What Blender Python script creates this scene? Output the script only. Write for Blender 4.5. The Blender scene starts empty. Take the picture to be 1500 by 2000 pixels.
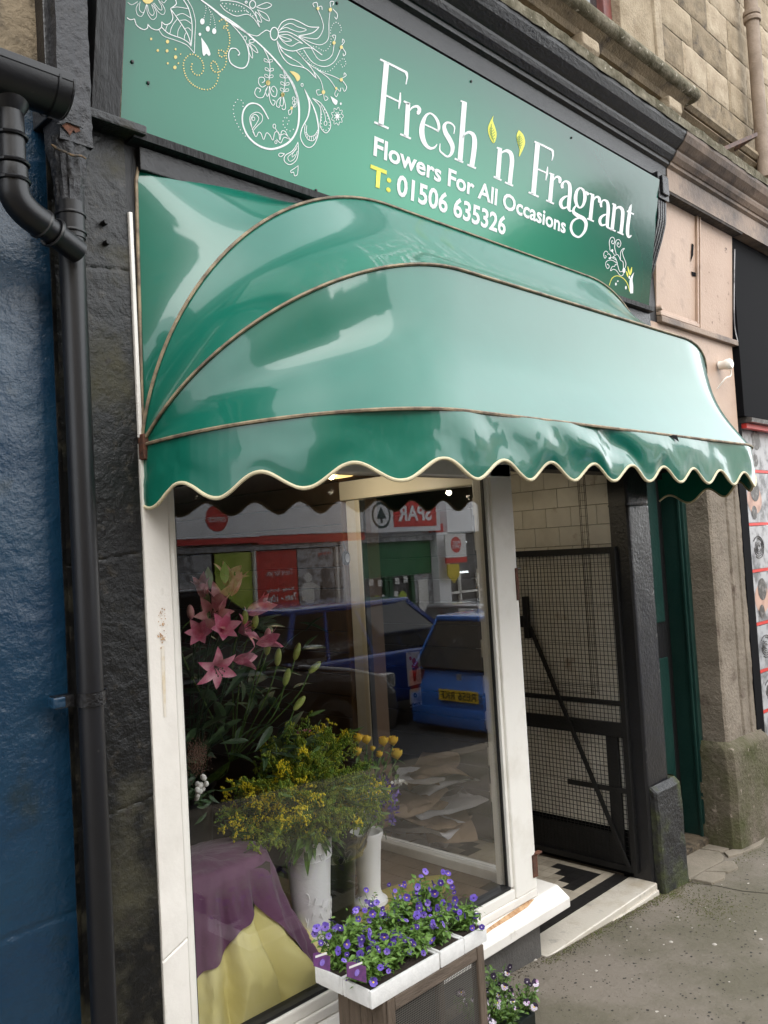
import bpy, bmesh, math, random
from mathutils import Vector, Matrix, noise
random.seed(7)
S = bpy.context.scene
COL = S.collection
V = Vector
PI = math.pi
# ------------------------------------------------------------------ camera
F_PX = 1663.0
yaw, pitch, roll = .79599, .044167, -.057624
cy, sy, cp, sp_ = math.cos(yaw), math.sin(yaw), math.cos(pitch), math.sin(pitch)
FW = V((sy*cp, cy*cp, sp_)); R0 = V((cy, -sy, 0)); U0 = R0.cross(FW)
RT = math.cos(roll)*R0 + math.sin(roll)*U0
UP = -math.sin(roll)*R0 + math.cos(roll)*U0
CAM = V((0, -2.048, 1.65))
cd = bpy.data.cameras.new('camera'); cam = bpy.data.objects.new('camera', cd); COL.objects.link(cam)
cam.matrix_world = Matrix(((RT.x, UP.x, -FW.x, CAM.x), (RT.y, UP.y, -FW.y, CAM.y), (RT.z, UP.z, -FW.z, CAM.z), (0, 0, 0, 1)))
cd.sensor_fit = 'VERTICAL'; cd.sensor_height = 24; cd.sensor_width = 18; cd.lens = F_PX/2000*24
cd.clip_start = .02; cd.clip_end = 600
S.camera = cam
# ------------------------------------------------------------------ overcast daylight
W = bpy.data.worlds.new('World'); S.world = W; W.use_nodes = True
nt = W.node_tree; nt.nodes.clear()
def wn(t): return nt.nodes.new(t)
wo = wn('ShaderNodeOutputWorld'); bg = wn('ShaderNodeBackground'); sky = wn('ShaderNodeTexSky')
sky.sky_type = 'NISHITA'; sky.sun_disc = False; sky.sun_elevation = math.radians(36); sky.sun_rotation = math.radians(205)
sky.air_density = 1.0; sky.dust_density = 4.0
hs = wn('ShaderNodeHueSaturation'); hs.inputs['Saturation'].default_value = .25
tc = wn('ShaderNodeTexCoord'); nz = wn('ShaderNodeTexNoise'); nz.inputs['Scale'].default_value = 1.5; nz.inputs['Detail'].default_value = 3
cr = wn('ShaderNodeValToRGB'); cr.color_ramp.elements[0].position = .32; cr.color_ramp.elements[1].position = .66
cr.color_ramp.elements[0].color = (5.6, 5.9, 6.4, 1); cr.color_ramp.elements[1].color = (11.5, 11.8, 12, 1)
mx = wn('ShaderNodeMix'); mx.data_type = 'RGBA'; mx.inputs[0].default_value = .8
nt.links.new(sky.outputs[0], hs.inputs['Color']); nt.links.new(tc.outputs['Generated'], nz.inputs['Vector'])
nt.links.new(nz.outputs['Fac'], cr.inputs[0]); nt.links.new(hs.outputs[0], mx.inputs[6]); nt.links.new(cr.outputs[0], mx.inputs[7])
nt.links.new(mx.outputs[2], bg.inputs[0]); bg.inputs[1].default_value = .12; nt.links.new(bg.outputs[0], wo.inputs[0])
sd = bpy.data.lights.new('sun', 'SUN'); sd.energy = 1.0; sd.angle = math.radians(60); sd.color = (1, .97, .93)
so = bpy.data.objects.new('sun', sd); COL.objects.link(so)
az = math.radians(205); el = math.radians(36)
sdir = V((math.sin(az)*math.cos(el), math.cos(az)*math.cos(el), math.sin(el)))
so.rotation_euler = sdir.to_track_quat('Z', 'Y').to_euler(); so.location = (0, -5, 9)
S.view_settings.view_transform = 'Standard'; S.view_settings.look = 'None'; S.view_settings.gamma = 1
S.view_settings.use_curve_mapping = False; S.view_settings.exposure = 1.6
S.render.engine = 'CYCLES'; S.cycles.max_bounces = 8; S.cycles.transparent_max_bounces = 16
S.cycles.caustics_reflective = False; S.cycles.caustics_refractive = False

# ------------------------------------------------------------------ helpers
def ray(px, py): return (px-750)/F_PX*RT - (py-1000)/F_PX*UP + FW
def onY(px, py, y=0.): d = ray(px, py); return CAM + d*((y-CAM.y)/d.y)
def onX(px, py, x): d = ray(px, py); return CAM + d*((x-CAM.x)/d.x)
def onZ(px, py, z): d = ray(px, py); return CAM + d*((z-CAM.z)/d.z)
def onP(px, py, n, p0): d = ray(px, py); return CAM + d*((p0-CAM).dot(n)/d.dot(n))
def gz(x):                                            # the street falls gently to the right
    x = max(-12, min(40, x)); return -.06*(x-2.85)

MATS = {}
def pm(name, c, rough=.6, c2=None, ns=8, lo=.4, hi=.65, bump=0, bs=60, spec=.5, metal=0, coat=0, crough=.05, c3=None, ns3=40, lo3=.6, hi3=.66,
       emit=None, est=1, stretch=None, rough2=None, bump2=0, bs2=12, trans=0, sheen=0):
    if name in MATS: return MATS[name]
    m = bpy.data.materials.new(name); m.use_nodes = True; t = m.node_tree; b = t.nodes['Principled BSDF']; L = t.links.new
    b.inputs['Roughness'].default_value = rough; b.inputs['Specular IOR Level'].default_value = spec
    b.inputs['Metallic'].default_value = metal; b.inputs['Coat Weight'].default_value = coat; b.inputs['Coat Roughness'].default_value = crough
    if sheen: b.inputs['Sheen Weight'].default_value = sheen
    b.inputs['Base Color'].default_value = (*c, 1)
    g = t.nodes.new('ShaderNodeNewGeometry'); vec = g.outputs['Position']
    if stretch:
        mp = t.nodes.new('ShaderNodeMapping'); mp.inputs['Scale'].default_value = stretch; L(vec, mp.inputs[0]); vec = mp.outputs[0]
    col = None
    def nfac(scale, lo, hi, det=6):
        n = t.nodes.new('ShaderNodeTexNoise'); n.inputs['Scale'].default_value = scale; n.inputs['Detail'].default_value = det; n.inputs['Roughness'].default_value = .62
        L(vec, n.inputs['Vector']); mr = t.nodes.new('ShaderNodeMapRange'); mr.inputs[1].default_value = lo; mr.inputs[2].default_value = hi
        L(n.outputs['Fac'], mr.inputs[0]); return mr.outputs[0], n.outputs['Fac']
    if c2 is not None:
        f, _ = nfac(ns, lo, hi); x = t.nodes.new('ShaderNodeMix'); x.data_type = 'RGBA'; L(f, x.inputs[0])
        x.inputs[6].default_value = (*c, 1); x.inputs[7].default_value = (*c2, 1); col = x.outputs[2]
        if rough2 is not None:
            y = t.nodes.new('ShaderNodeMix'); L(f, y.inputs[0]); y.inputs[2].default_value = rough; y.inputs[3].default_value = rough2; L(y.outputs[0], b.inputs['Roughness'])
    if c3 is not None:
        f, _ = nfac(ns3, lo3, hi3); x = t.nodes.new('ShaderNodeMix'); x.data_type = 'RGBA'; L(f, x.inputs[0])
        if col: L(col, x.inputs[6])
        else: x.inputs[6].default_value = (*c, 1)
        x.inputs[7].default_value = (*c3, 1); col = x.outputs[2]
    if col: L(col, b.inputs['Base Color'])
    last = None
    for st, sc in ((bump, bs), (bump2, bs2)):
        if st:
            _, f = nfac(sc, 0, 1); bp = t.nodes.new('ShaderNodeBump'); bp.inputs['Strength'].default_value = st; bp.inputs['Distance'].default_value = .6/sc
            L(f, bp.inputs['Height'])
            if last: L(last, bp.inputs['Normal'])
            last = bp.outputs[0]
    if last: L(last, b.inputs['Normal']); 
    if last and coat: L(last, b.inputs['Coat Normal'])
    if emit: b.inputs['Emission Color'].default_value = (*emit, 1); b.inputs['Emission Strength'].default_value = est
    if trans: b.inputs['Transmission Weight'].default_value = trans
    MATS[name] = m; return m

def tag(o, label=None, cat=None, group=None, kind=None):
    if label: o['label'] = label
    if cat: o['category'] = cat
    if group: o['group'] = group
    if kind: o['kind'] = kind
    return o
def empty(name, loc, label=None, cat=None, group=None):
    o = bpy.data.objects.new(name, None); o.empty_display_size = .1; COL.objects.link(o); o.location = loc; return tag(o, label, cat, group)
class MB:
    def __init__(s): s.v = []; s.f = []; s.mi = []; s.cur = 0
    def add(s, vs, fs):
        o = len(s.v); s.v += [tuple(v) for v in vs]; s.f += [tuple(i+o for i in f) for f in fs]; s.mi += [s.cur]*len(fs); return s
    def box(s, x0, x1, y0, y1, z0, z1):
        return s.add([(x0,y0,z0),(x1,y0,z0),(x1,y1,z0),(x0,y1,z0),(x0,y0,z1),(x1,y0,z1),(x1,y1,z1),(x0,y1,z1)],
                     [(0,3,2,1),(4,5,6,7),(0,1,5,4),(1,2,6,5),(2,3,7,6),(3,0,4,7)])
    def bar(s, a, b, w, h, up=(0,0,1)):
        a, b = V(a), V(b); d = (b-a).normalized(); x = d.cross(V(up)); x = x.normalized() if x.length > 1e-5 else V((1,0,0)); y = x.cross(d)
        vs = [p + x*(i*w/2) + y*(j*h/2) for p in (a, b) for i, j in ((-1,-1),(1,-1),(1,1),(-1,1))]
        return s.add(vs, [(0,1,2,3),(7,6,5,4),(0,4,5,1),(1,5,6,2),(2,6,7,3),(3,7,4,0)])
    def tube(s, pts, r, n=8, cap=True):
        pts = [V(p) for p in pts]; rs = r if isinstance(r, (list, tuple)) else [r]*len(pts); vs = []; fs = []
        ref = None
        for i, p in enumerate(pts):
            d = (pts[min(i+1, len(pts)-1)]-pts[max(i-1, 0)]).normalized()
            if ref is None: ref = d.orthogonal().normalized()
            ref = (ref - d*ref.dot(d)).normalized(); q = d.cross(ref)
            vs += [p + (ref*math.cos(2*PI*k/n) + q*math.sin(2*PI*k/n))*rs[i] for k in range(n)]
        for i in range(len(pts)-1):
            for k in range(n): fs.append((i*n+k, i*n+(k+1)%n, (i+1)*n+(k+1)%n, (i+1)*n+k))
        if cap: fs.append(tuple(range(n-1, -1, -1))); fs.append(tuple(range((len(pts)-1)*n, len(pts)*n)))
        return s.add(vs, fs)
    def lathe(s, c, prof, n=28, axis=2):
        vs = []; fs = []
        for r, z in prof:
            for k in range(n):
                a = 2*PI*k/n; p = (r*math.cos(a), r*math.sin(a), z)
                if axis == 1: p = (p[0], p[2], p[1])
                if axis == 0: p = (p[2], p[0], p[1])
                vs.append((c[0]+p[0], c[1]+p[1], c[2]+p[2]))
        for i in range(len(prof)-1):
            for k in range(n): fs.append((i*n+k, i*n+(k+1)%n, (i+1)*n+(k+1)%n, (i+1)*n+k))
        return s.add(vs, fs)
    def grid(s, fn, nu, nv):
        vs = [fn(i/nu, j/nv) for j in range(nv+1) for i in range(nu+1)]; w = nu+1
        return s.add(vs, [(j*w+i, j*w+i+1, (j+1)*w+i+1, (j+1)*w+i) for j in range(nv) for i in range(nu)])
    def prism(s, poly, x0, x1):                       # (y,z) outline along x
        n = len(poly); vs = [(x0, p[0], p[1]) for p in poly] + [(x1, p[0], p[1]) for p in poly]
        return s.add(vs, [tuple(range(n)), tuple(range(2*n-1, n-1, -1))] + [(i, i+n, (i+1)%n+n, (i+1)%n) for i in range(n)])
    def poly_y(s, poly, y0, y1):                      # (x,z) outline between two y
        n = len(poly); vs = [(p[0], y0, p[1]) for p in poly] + [(p[0], y1, p[1]) for p in poly]
        return s.add(vs, [tuple(range(n)), tuple(range(2*n-1, n-1, -1))] + [(i, i+n, (i+1)%n+n, (i+1)%n) for i in range(n)])
    def poly_z(s, poly, z0, z1):
        n = len(poly); vs = [(p[0], p[1], z0) for p in poly] + [(p[0], p[1], z1) for p in poly]
        return s.add(vs, [tuple(range(n-1, -1, -1)), tuple(range(n, 2*n))] + [(i, (i+1)%n, (i+1)%n+n, i+n) for i in range(n)])
    def mesh(s, name, mats, smooth=False, bevel=0, seg=2):
        me = bpy.data.meshes.new(name); me.from_pydata(s.v, [], s.f)
        mats = mats if isinstance(mats, (list, tuple)) else [mats]
        for m in mats: me.materials.append(m)
        if len(mats) > 1: me.polygons.foreach_set('material_index', s.mi)
        bm = bmesh.new(); bm.from_mesh(me)
        if bevel:
            es = [e for e in bm.edges if len(e.link_faces) == 2 and e.calc_face_angle(0) > .5]
            bmesh.ops.bevel(bm, geom=es, offset=bevel, segments=seg, profile=.6, affect='EDGES')
        bmesh.ops.recalc_face_normals(bm, faces=bm.faces)
        bm.to_mesh(me); bm.free()
        if smooth:
            me.polygons.foreach_set('use_smooth', [True]*len(me.polygons)); me.set_sharp_from_angle(angle=.75)
        me.update(); return me
    def build(s, name, mats, parent=None, smooth=False, bevel=0, seg=2):
        o = bpy.data.objects.new(name, s.mesh(name, mats, smooth, bevel, seg)); COL.objects.link(o)
        if parent is not None:
            o.parent = parent; o.matrix_parent_inverse = Matrix.Translation(root_loc(parent)).inverted()
        return o
def root_loc(p):
    l = V(p.location) if p.parent is None else root_loc(p.parent) + V(p.location)
    return l if p.type == 'EMPTY' else V((0, 0, 0))
def thing_box(name, args, mat, label, cat, bevel=.003, group=None, kind=None):
    o = MB().box(*args).build(name, mat, None, False, bevel); return tag(o, label, cat, group, kind)
def inst(src, name, parent, loc, rot=(0,0,0), sc=1.):
    o = bpy.data.objects.new(name, src); COL.objects.link(o); o.parent = parent
    if parent is not None: o.matrix_parent_inverse = Matrix.Translation(root_loc(parent)).inverted()
    o.location = loc; o.rotation_euler = rot; o.scale = (sc, sc, sc) if not hasattr(sc, '__len__') else sc; return o
def spline(pts, n=6):
    out = []
    P = [tuple(p) for p in pts]; k = len(P[0])
    for i in range(len(P)-1):
        a, b, c, d = P[max(i-1,0)], P[i], P[i+1], P[min(i+2, len(P)-1)]
        for j in range(n):
            t = j/n
            out.append(tuple(.5*((2*b[q]) + (-a[q]+c[q])*t + (2*a[q]-5*b[q]+4*c[q]-d[q])*t*t + (-a[q]+3*b[q]-3*c[q]+d[q])*t**3) for q in range(k)))
    out.append(P[-1]); return out
def text_mesh(txt, size, bold=0., xs=1., align='LEFT', space=1.):
    cu = bpy.data.curves.new('lettering', 'FONT'); cu.body = txt; cu.size = size; cu.offset = bold; cu.align_x = align; cu.space_character = space; cu.resolution_u = 3
    o = bpy.data.objects.new('tmp', cu); COL.objects.link(o); dg = bpy.context.evaluated_depsgraph_get(); dg.update()
    me = bpy.data.meshes.new_from_object(o.evaluated_get(dg)); bpy.data.objects.remove(o)
    for v in me.vertices: v.co.x *= xs
    return me
def text_obj(name, txt, mat, parent, org, ux, uz, width=None, height=None, bold=0., xs=1.):
    """flat lettering; org = lower left corner, ux/uz = world directions"""
    me = text_mesh(txt, 1., bold, xs); xsx = [v.co.x for v in me.vertices]; ys = [v.co.y for v in me.vertices]
    x0, x1 = min(xsx), max(xsx); y1 = max(ys); y0 = 0.
    fx = (width/(x1-x0)) if width else height/(y1-y0); fy = height/(y1-y0) if height else fx
    ux, uz, org = V(ux), V(uz), V(org)
    for v in me.vertices: v.co = org + ux*((v.co.x-x0)*fx) + uz*(v.co.y*fy)
    me.materials.clear(); me.materials.append(mat)
    o = bpy.data.objects.new(name, me); COL.objects.link(o)
    if parent is not None: o.parent = parent; o.matrix_parent_inverse = Matrix.Translation(root_loc(parent)).inverted()
    return o
def fbm(x, y, z=0, o=4): return noise.fractal(V((x, y, z)), .9, 2.1, o)

# ------------------------------------------------------------------ materials
M = {}
M['asphalt'] = pm('asphalt', (.205,.176,.142), .85, (.135,.120,.085), 1.7, .42, .60, 1., 260, c3=(.03,.026,.022), ns3=85, lo3=.66, hi3=.69, spec=.3, bump2=.4, bs2=30)
M['white_pvc'] = pm('white_pvc', (.87,.84,.78), .32, (.70,.66,.58), 5, .5, .8, .08, 90)
M['white_pvc_old'] = pm('white_pvc_old', (.87,.83,.77), .38, (.70,.66,.60), 3, .5, .8, .1, 60, c3=(.50,.45,.37), ns3=13, lo3=.62, hi3=.82)
M['rubber'] = pm('rubber', (.012,.012,.012), .5)
M['black_paint'] = pm('black_paint', (.006,.006,.007), .26, (.011,.010,.010), 14, .4, .7, .5, 70, coat=.15, crough=.2, spec=.35, c3=(.04,.037,.034), ns3=60, lo3=.68, hi3=.74)
M['black_wood'] = pm('black_wood', (.005,.005,.006), .5, (.011,.010,.010), 10, .4, .7, .5, 40, stretch=(1,1,.15))
M['black_stone'] = pm('black_stone', (.007,.007,.007), .33, (.060,.054,.030), 3.4, .50, .68, .35, 90, spec=.35, coat=.12, crough=.3, c3=(.030,.026,.020), ns3=26, lo3=.56, hi3=.66, rough2=.85, bump2=.25, bs2=14)
M['grey_paint'] = pm('grey_paint', (.009,.009,.011), .3, (.006,.006,.007), 9, .4, .7, .3, 60, c3=(.06,.057,.054), ns3=90, lo3=.70, hi3=.74, coat=.2, crough=.3)
M['pvc_black'] = pm('pvc_black', (.008,.008,.010), .36, (.005,.005,.006), 4, .4, .7, .06, 120, c3=(.035,.034,.032), ns3=70, lo3=.68, hi3=.75)
M['pipe_grey'] = pm('pipe_grey', (.024,.024,.028), .42, (.022,.022,.025), 10, .4, .7, .6, 30, bump2=.4, bs2=90, c3=(.015,.014,.013), ns3=16, lo3=.5, hi3=.7)
M['rust'] = pm('rust', (.15,.055,.028), .85, (.06,.028,.018), 30, .4, .6, .6, 90)
M['rust_stain'] = pm('rust_stain', (.58,.38,.21), .8, (.36,.18,.08), 34, .4, .6, .3, 90)
M['rust_run'] = pm('rust_run', (.72,.60,.42), .5, (.80,.74,.64), 30, .35, .6)
M['blue_paint'] = pm('blue_paint', (.005,.028,.062), .24, (.009,.038,.072), 3, .4, .7, .22, 90, coat=.35, crough=.15, bump2=.22, bs2=26, c3=(.012,.022,.024), ns3=5, lo3=.58, hi3=.74)
M['stone'] = pm('stone', (.37,.305,.215), .9, (.22,.17,.11), 6, .35, .7, .9, 60, c3=(.14,.11,.08), ns3=7, lo3=.60, hi3=.85, spec=.2)
M['stone_b'] = pm('stone_b', (.42,.35,.255), .9, (.28,.22,.15), 9, .35, .7, .9, 60, c3=(.19,.15,.11), ns3=9, lo3=.6, hi3=.85, spec=.2)
M['stone_c'] = pm('stone_c', (.27,.215,.145), .9, (.17,.135,.09), 8, .35, .7, .9, 60, c3=(.09,.075,.06), ns3=9, lo3=.5, hi3=.7, spec=.2)
M['stone_dark'] = pm('stone_dark', (.16,.125,.085), .92, (.07,.055,.04), 7, .35, .65, .9, 40, c3=(.03,.026,.022), ns3=14, lo3=.5, hi3=.65, spec=.2)
M['ledge'] = pm('ledge', (.23,.205,.15), .9, (.09,.08,.05), 12, .35, .6, .9, 50, c3=(.5,.46,.38), ns3=26, lo3=.62, hi3=.68, spec=.2)
M['mortar'] = pm('mortar', (.14,.11,.08), .95, bump=.6, bs=80)
M['peach'] = pm('peach', (.46,.325,.24), .5, (.41,.285,.21), 5, .4, .7, .2, 60, c3=(.22,.15,.11), ns3=8, lo3=.58, hi3=.82)
M['peach_dirt_shade'] = pm('peach_dirt_shade', (.27,.19,.135), .55, (.075,.052,.04), 2.6, .42, .66, .3, 50, c3=(.03,.022,.018), ns3=7, lo3=.55, hi3=.80)
M['pier'] = pm('pier', (.18,.15,.115), .88, (.25,.21,.165), 3, .4, .6, 1., 50, c3=(.12,.09,.07), ns3=9, lo3=.55, hi3=.7, spec=.25)
M['pier_base'] = pm('pier_base', (.17,.14,.11), .92, (.060,.066,.022), 2.4, .40, .66, 1., 40, c3=(.30,.25,.20), ns3=24, lo3=.62, hi3=.68, spec=.2)
M['flag'] = pm('flag', (.27,.23,.18), .9, (.19,.165,.125), 6, .35, .7, .6, 70, c3=(.12,.11,.07), ns3=12, lo3=.62, hi3=.75, spec=.2)
M['green_paint'] = pm('green_paint', (.006,.032,.026), .4, (.012,.042,.034), 8, .4, .7, .2, 50, c3=(.05,.06,.05), ns3=60, lo3=.72, hi3=.76)
M['marble'] = pm('marble', (.60,.55,.47), .35, (.42,.35,.25), 5, .5, .75, .25, 60, c3=(.30,.28,.25), ns3=12, lo3=.6, hi3=.75)
M['riser'] = pm('riser', (.085,.08,.075), .7, (.14,.13,.12), 6, .4, .7, .5, 60)
M['tile_cream'] = pm('tile_cream', (.50,.44,.35), .4, (.38,.33,.26), 14, .4, .7, .1, 60)
M['tile_cream_b'] = pm('tile_cream_b', (.44,.38,.30), .4, (.30,.26,.2), 14, .4, .7, .1, 60)
M['tile_black'] = pm('tile_black', (.016,.015,.015), .35, (.03,.028,.026), 14, .4, .7, .1, 60)
M['tile_wall'] = pm('tile_wall', (.74,.70,.62), .35, (.62,.58,.50), 9, .35, .7, .1, 60, c3=(.36,.26,.19), ns3=7, lo3=.60, hi3=.75)
M['tile_wall_b'] = pm('tile_wall_b', (.66,.62,.54), .35, (.76,.72,.64), 9, .35, .7, .1, 60, c3=(.36,.26,.19), ns3=7, lo3=.62, hi3=.75)
M['brown_line'] = pm('brown_line', (.06,.035,.02), .5)
M['iron'] = pm('iron', (.004,.004,.004), .5, (.008,.007,.007), 20, .4, .7, .4, 80)
M['wood'] = pm('wood', (.15,.11,.08), .85, (.09,.065,.045), 14, .35, .7, .6, 60, stretch=(3,3,.5))
M['wood_h'] = pm('wood_h', (.16,.12,.09), .85, (.10,.075,.055), 14, .35, .7, .6, 60, stretch=(.5,3,3))
M['steel_wire'] = pm('steel_wire', (.20,.185,.165), .5, metal=.6)
M['foam'] = pm('foam', (.83,.82,.80), .7, (.76,.75,.73), 40, .4, .6, .5, 220)
M['awning'] = pm('awning_vinyl', (.003,.120,.078), .30, (.006,.140,.094), 3, .35, .7, .004, 240, coat=.66, crough=.045, spec=.42, bump2=.006, bs2=30, c3=(.03,.15,.11), ns3=5, lo3=.6, hi3=.9)
M['piping_tan'] = pm('piping_tan', (.34,.26,.165), .6, (.14,.10,.07), 18, .4, .6)
M['piping_cream'] = pm('piping_cream', (.66,.58,.38), .5, (.45,.38,.24), 12, .5, .75)
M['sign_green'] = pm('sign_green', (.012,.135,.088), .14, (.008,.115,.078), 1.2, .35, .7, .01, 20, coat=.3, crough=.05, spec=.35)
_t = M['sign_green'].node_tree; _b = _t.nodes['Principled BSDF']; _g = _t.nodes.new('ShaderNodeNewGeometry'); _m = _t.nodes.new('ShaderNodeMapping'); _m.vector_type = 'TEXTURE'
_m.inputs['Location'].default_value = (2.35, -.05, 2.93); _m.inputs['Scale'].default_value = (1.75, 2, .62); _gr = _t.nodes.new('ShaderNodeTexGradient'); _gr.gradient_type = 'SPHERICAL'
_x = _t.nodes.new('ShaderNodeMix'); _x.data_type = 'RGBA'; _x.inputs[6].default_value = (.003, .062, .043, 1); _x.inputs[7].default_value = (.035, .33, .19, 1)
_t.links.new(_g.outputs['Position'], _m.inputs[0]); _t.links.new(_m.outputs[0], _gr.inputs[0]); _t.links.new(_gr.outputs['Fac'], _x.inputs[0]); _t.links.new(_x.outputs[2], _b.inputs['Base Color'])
M['sign_white'] = pm('sign_white', (.80,.82,.82), .4)
M['sign_yellow'] = pm('sign_yellow', (.72,.72,.06), .4)
M['sign_ochre'] = pm('sign_ochre', (.72,.58,.20), .4)
M['slat'] = pm('slat', (.10,.062,.036), .6, (.07,.042,.025), 7, .4, .7, .2, 60)
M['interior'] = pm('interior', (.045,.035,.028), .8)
M['floor_in'] = pm('floor_in', (.20,.14,.095), .5, (.14,.095,.06), 9, .4, .7, .1, 60)
M['purple_cloth'] = pm('purple_cloth', (.095,.025,.075), .7, (.13,.045,.10), 6, .4, .7, .3, 300, sheen=.3)
M['yellow_cloth'] = pm('yellow_cloth', (.64,.57,.22), .75, (.68,.62,.30), 6, .4, .7, .2, 300)
M['vase_white'] = pm('vase_white', (.88,.88,.88), .3)
M['bucket_dark'] = pm('bucket_dark', (.008,.012,.011), .35)
M['leaf_dark'] = pm('leaf_dark', (.018,.045,.014), .5, (.03,.07,.02), 40, .4, .6)
M['leaf_mid'] = pm('leaf_mid', (.05,.115,.018), .55, (.12,.21,.035), 60, .4, .6)
M['leaf_fresh'] = pm('leaf_fresh', (.085,.18,.025), .55, (.15,.26,.05), 60, .4, .6)
M['plume_y'] = pm('plume_yellow', (.80,.66,.03), .7)
M['plume_g'] = pm('plume_green', (.12,.23,.02), .7, (.34,.38,.035), 40, .4, .6)
M['bud_green'] = pm('bud_green', (.27,.36,.06), .45, (.40,.44,.12), 40, .4, .6)
M['lily_pink'] = pm('lily_pink', (.66,.15,.27), .5, (.80,.42,.50), 26, .4, .65)
M['lily_pale'] = pm('lily_pale', (.72,.38,.36), .5, (.62,.18,.25), 26, .4, .65)
M['rose_yellow'] = pm('rose_yellow', (.90,.55,.02), .55, (.92,.66,.06), 40, .4, .6)
M['flower_white'] = pm('flower_white', (.75,.74,.70), .6)
M['viola_blue'] = pm('viola_blue', (.10,.055,.38), .6, (.16,.09,.48), 120, .4, .6)
M['viola_deep'] = pm('viola_deep', (.045,.018,.20), .6, (.08,.03,.28), 120, .4, .6)
M['viola_lilac'] = pm('viola_lilac', (.28,.19,.58), .6, (.2,.12,.5), 120, .4, .6)
M['viola_black'] = pm('viola_black', (.018,.005,.030), .6)
M['pansy_white'] = pm('pansy_white', (.70,.66,.72), .6, (.40,.15,.38), 160, .5, .6)
M['soil'] = pm('soil', (.03,.02,.014), .95, bump=.8, bs=120)
M['cardboard'] = pm('cardboard', (.38,.28,.19), .8, (.30,.215,.145), 6, .4, .7, .2, 80)
M['cardboard_white'] = pm('cardboard_white', (.82,.82,.85), .6, (.68,.68,.72), 6, .4, .7)
M['sign_red'] = pm('sign_red', (.60,.04,.03), .4)
M['white_wall'] = pm('white_wall', (.88,.88,.88), .6)
M['lamp_glow'] = pm('lamp_glow', (1,.9,.6), .5, emit=(1,.80,.42), est=22)
M['brass'] = pm('brass', (.55,.40,.16), .3, metal=.8, emit=(1,.7,.25), est=.35)  # rim glows by itself, standing in for bulb light on the brass
M['black'] = pm('black', (.004,.004,.005), .75, spec=.08)
M['photo_grey'] = pm('photo_grey', (.42,.42,.43), .4, (.12,.12,.125), 9, .45, .6, coat=.4)
M['photo_skin'] = pm('photo_skin', (.55,.34,.26), .4, (.36,.2,.15), 9, .45, .6, coat=.4)
M['photo_hair'] = pm('photo_hair', (.05,.047,.045), .4, (.22,.21,.21), 30, .5, .65, coat=.4)
def glass(name, boost=1.6, tint=(1,1,1)):
    m = bpy.data.materials.new(name); m.use_nodes = True; t = m.node_tree; t.nodes.clear(); L = t.links.new
    o = t.nodes.new('ShaderNodeOutputMaterial'); tr = t.nodes.new('ShaderNodeBsdfTransparent'); gl = t.nodes.new('ShaderNodeBsdfGlossy'); mxs = t.nodes.new('ShaderNodeMixShader')
    gl.inputs['Roughness'].default_value = 0.; tr.inputs[0].default_value = (*tint, 1)
    lw = t.nodes.new('ShaderNodeLayerWeight'); p = t.nodes.new('ShaderNodeMath'); p.operation = 'POWER'; p.inputs[1].default_value = 3
    a = t.nodes.new('ShaderNodeMath'); a.operation = 'MULTIPLY_ADD'; a.inputs[1].default_value = 1.45; a.inputs[2].default_value = .018*boost; a.use_clamp = True
    L(lw.outputs['Facing'], p.inputs[0]); L(p.outputs[0], a.inputs[0]); L(a.outputs[0], mxs.inputs[0]); L(tr.outputs[0], mxs.inputs[1]); L(gl.outputs[0], mxs.inputs[2]); L(mxs.outputs[0], o.inputs[0])
    return m
M['glass'] = glass('window_glass', 2.3)
M['glass_thin'] = glass('thin_glass', 1.)
M['cello'] = glass('cellophane', 2.5, (.86,.88,.84))

# ================================================================== GROUND
def sheet(name, y0, y1, m, dz=0., xs=(-60,-12,-4,0,2,4,6,8,12,20,40,200), kind='structure'):
    mb = MB(); vs = []; 
    for x in xs: vs += [(x, y0, gz(x)+dz), (x, y1, gz(x)+dz)]
    mb.add(vs, [(2*i, 2*i+2, 2*i+3, 2*i+1) for i in range(len(xs)-1)])
    return tag(mb.build(name, m), kind=kind)
sheet('ground', -200, 60, M['riser'], -.16)
sheet('pavement', -2.75, .5, M['asphalt'], 0)
sheet('road', -9.0, -2.95, pm('road_asphalt', (.055,.055,.055), .85, (.04,.04,.04), 4, .4, .7, .8, 200), -.12)
sheet('far_pavement', -60, -9.0, M['flag'], 0)
k = MB()
for i in range(40):
    x = -8+i*.9; k.bar((x+.005, -2.85, gz(x)-.07), (x+.89, -2.85, gz(x+.89)-.07), .2, .15)
tag(k.build('kerb', M['flag'], None, False, .012), kind='structure')
# pale spots trodden on the pavement
rs = random.Random(3); sp = MB()
for i in range(300):
    x = rs.uniform(1.6, 6.5); y = rs.uniform(-1.5, -.1); r = rs.choice([.002,.003,.003,.004,.006]) * rs.uniform(.8, 1.4)
    a0 = rs.random()*6; n = 6
    vs = [(x+r*math.cos(a0+q)*rs.uniform(.6,1.5), y+r*math.sin(a0+q)*rs.uniform(.6,1.2), gz(x)+.0015+.0006*(q==9)) for q in [2*PI*k/n for k in range(n)]]
    sp.add(vs, [tuple(range(n))])
dk = MB()
for i in range(5200):
    x = rs.uniform(1.6, 7.5); y = rs.uniform(-2.0, -.02); r = rs.choice([.002,.003,.004,.005]) * rs.uniform(.7, 1.3); a0 = rs.random()*6
    dk.add([(x+r*math.cos(a0+q)*rs.uniform(.6,1.5), y+r*math.sin(a0+q)*rs.uniform(.6,1.2), gz(x)+.0012) for q in [2*PI*k/5 for k in range(5)]], [(0,1,2,3,4)])
tag(dk.build('dark_grit', pm('dark_grit', (.035,.030,.026), .9)), kind='stuff')
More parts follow.
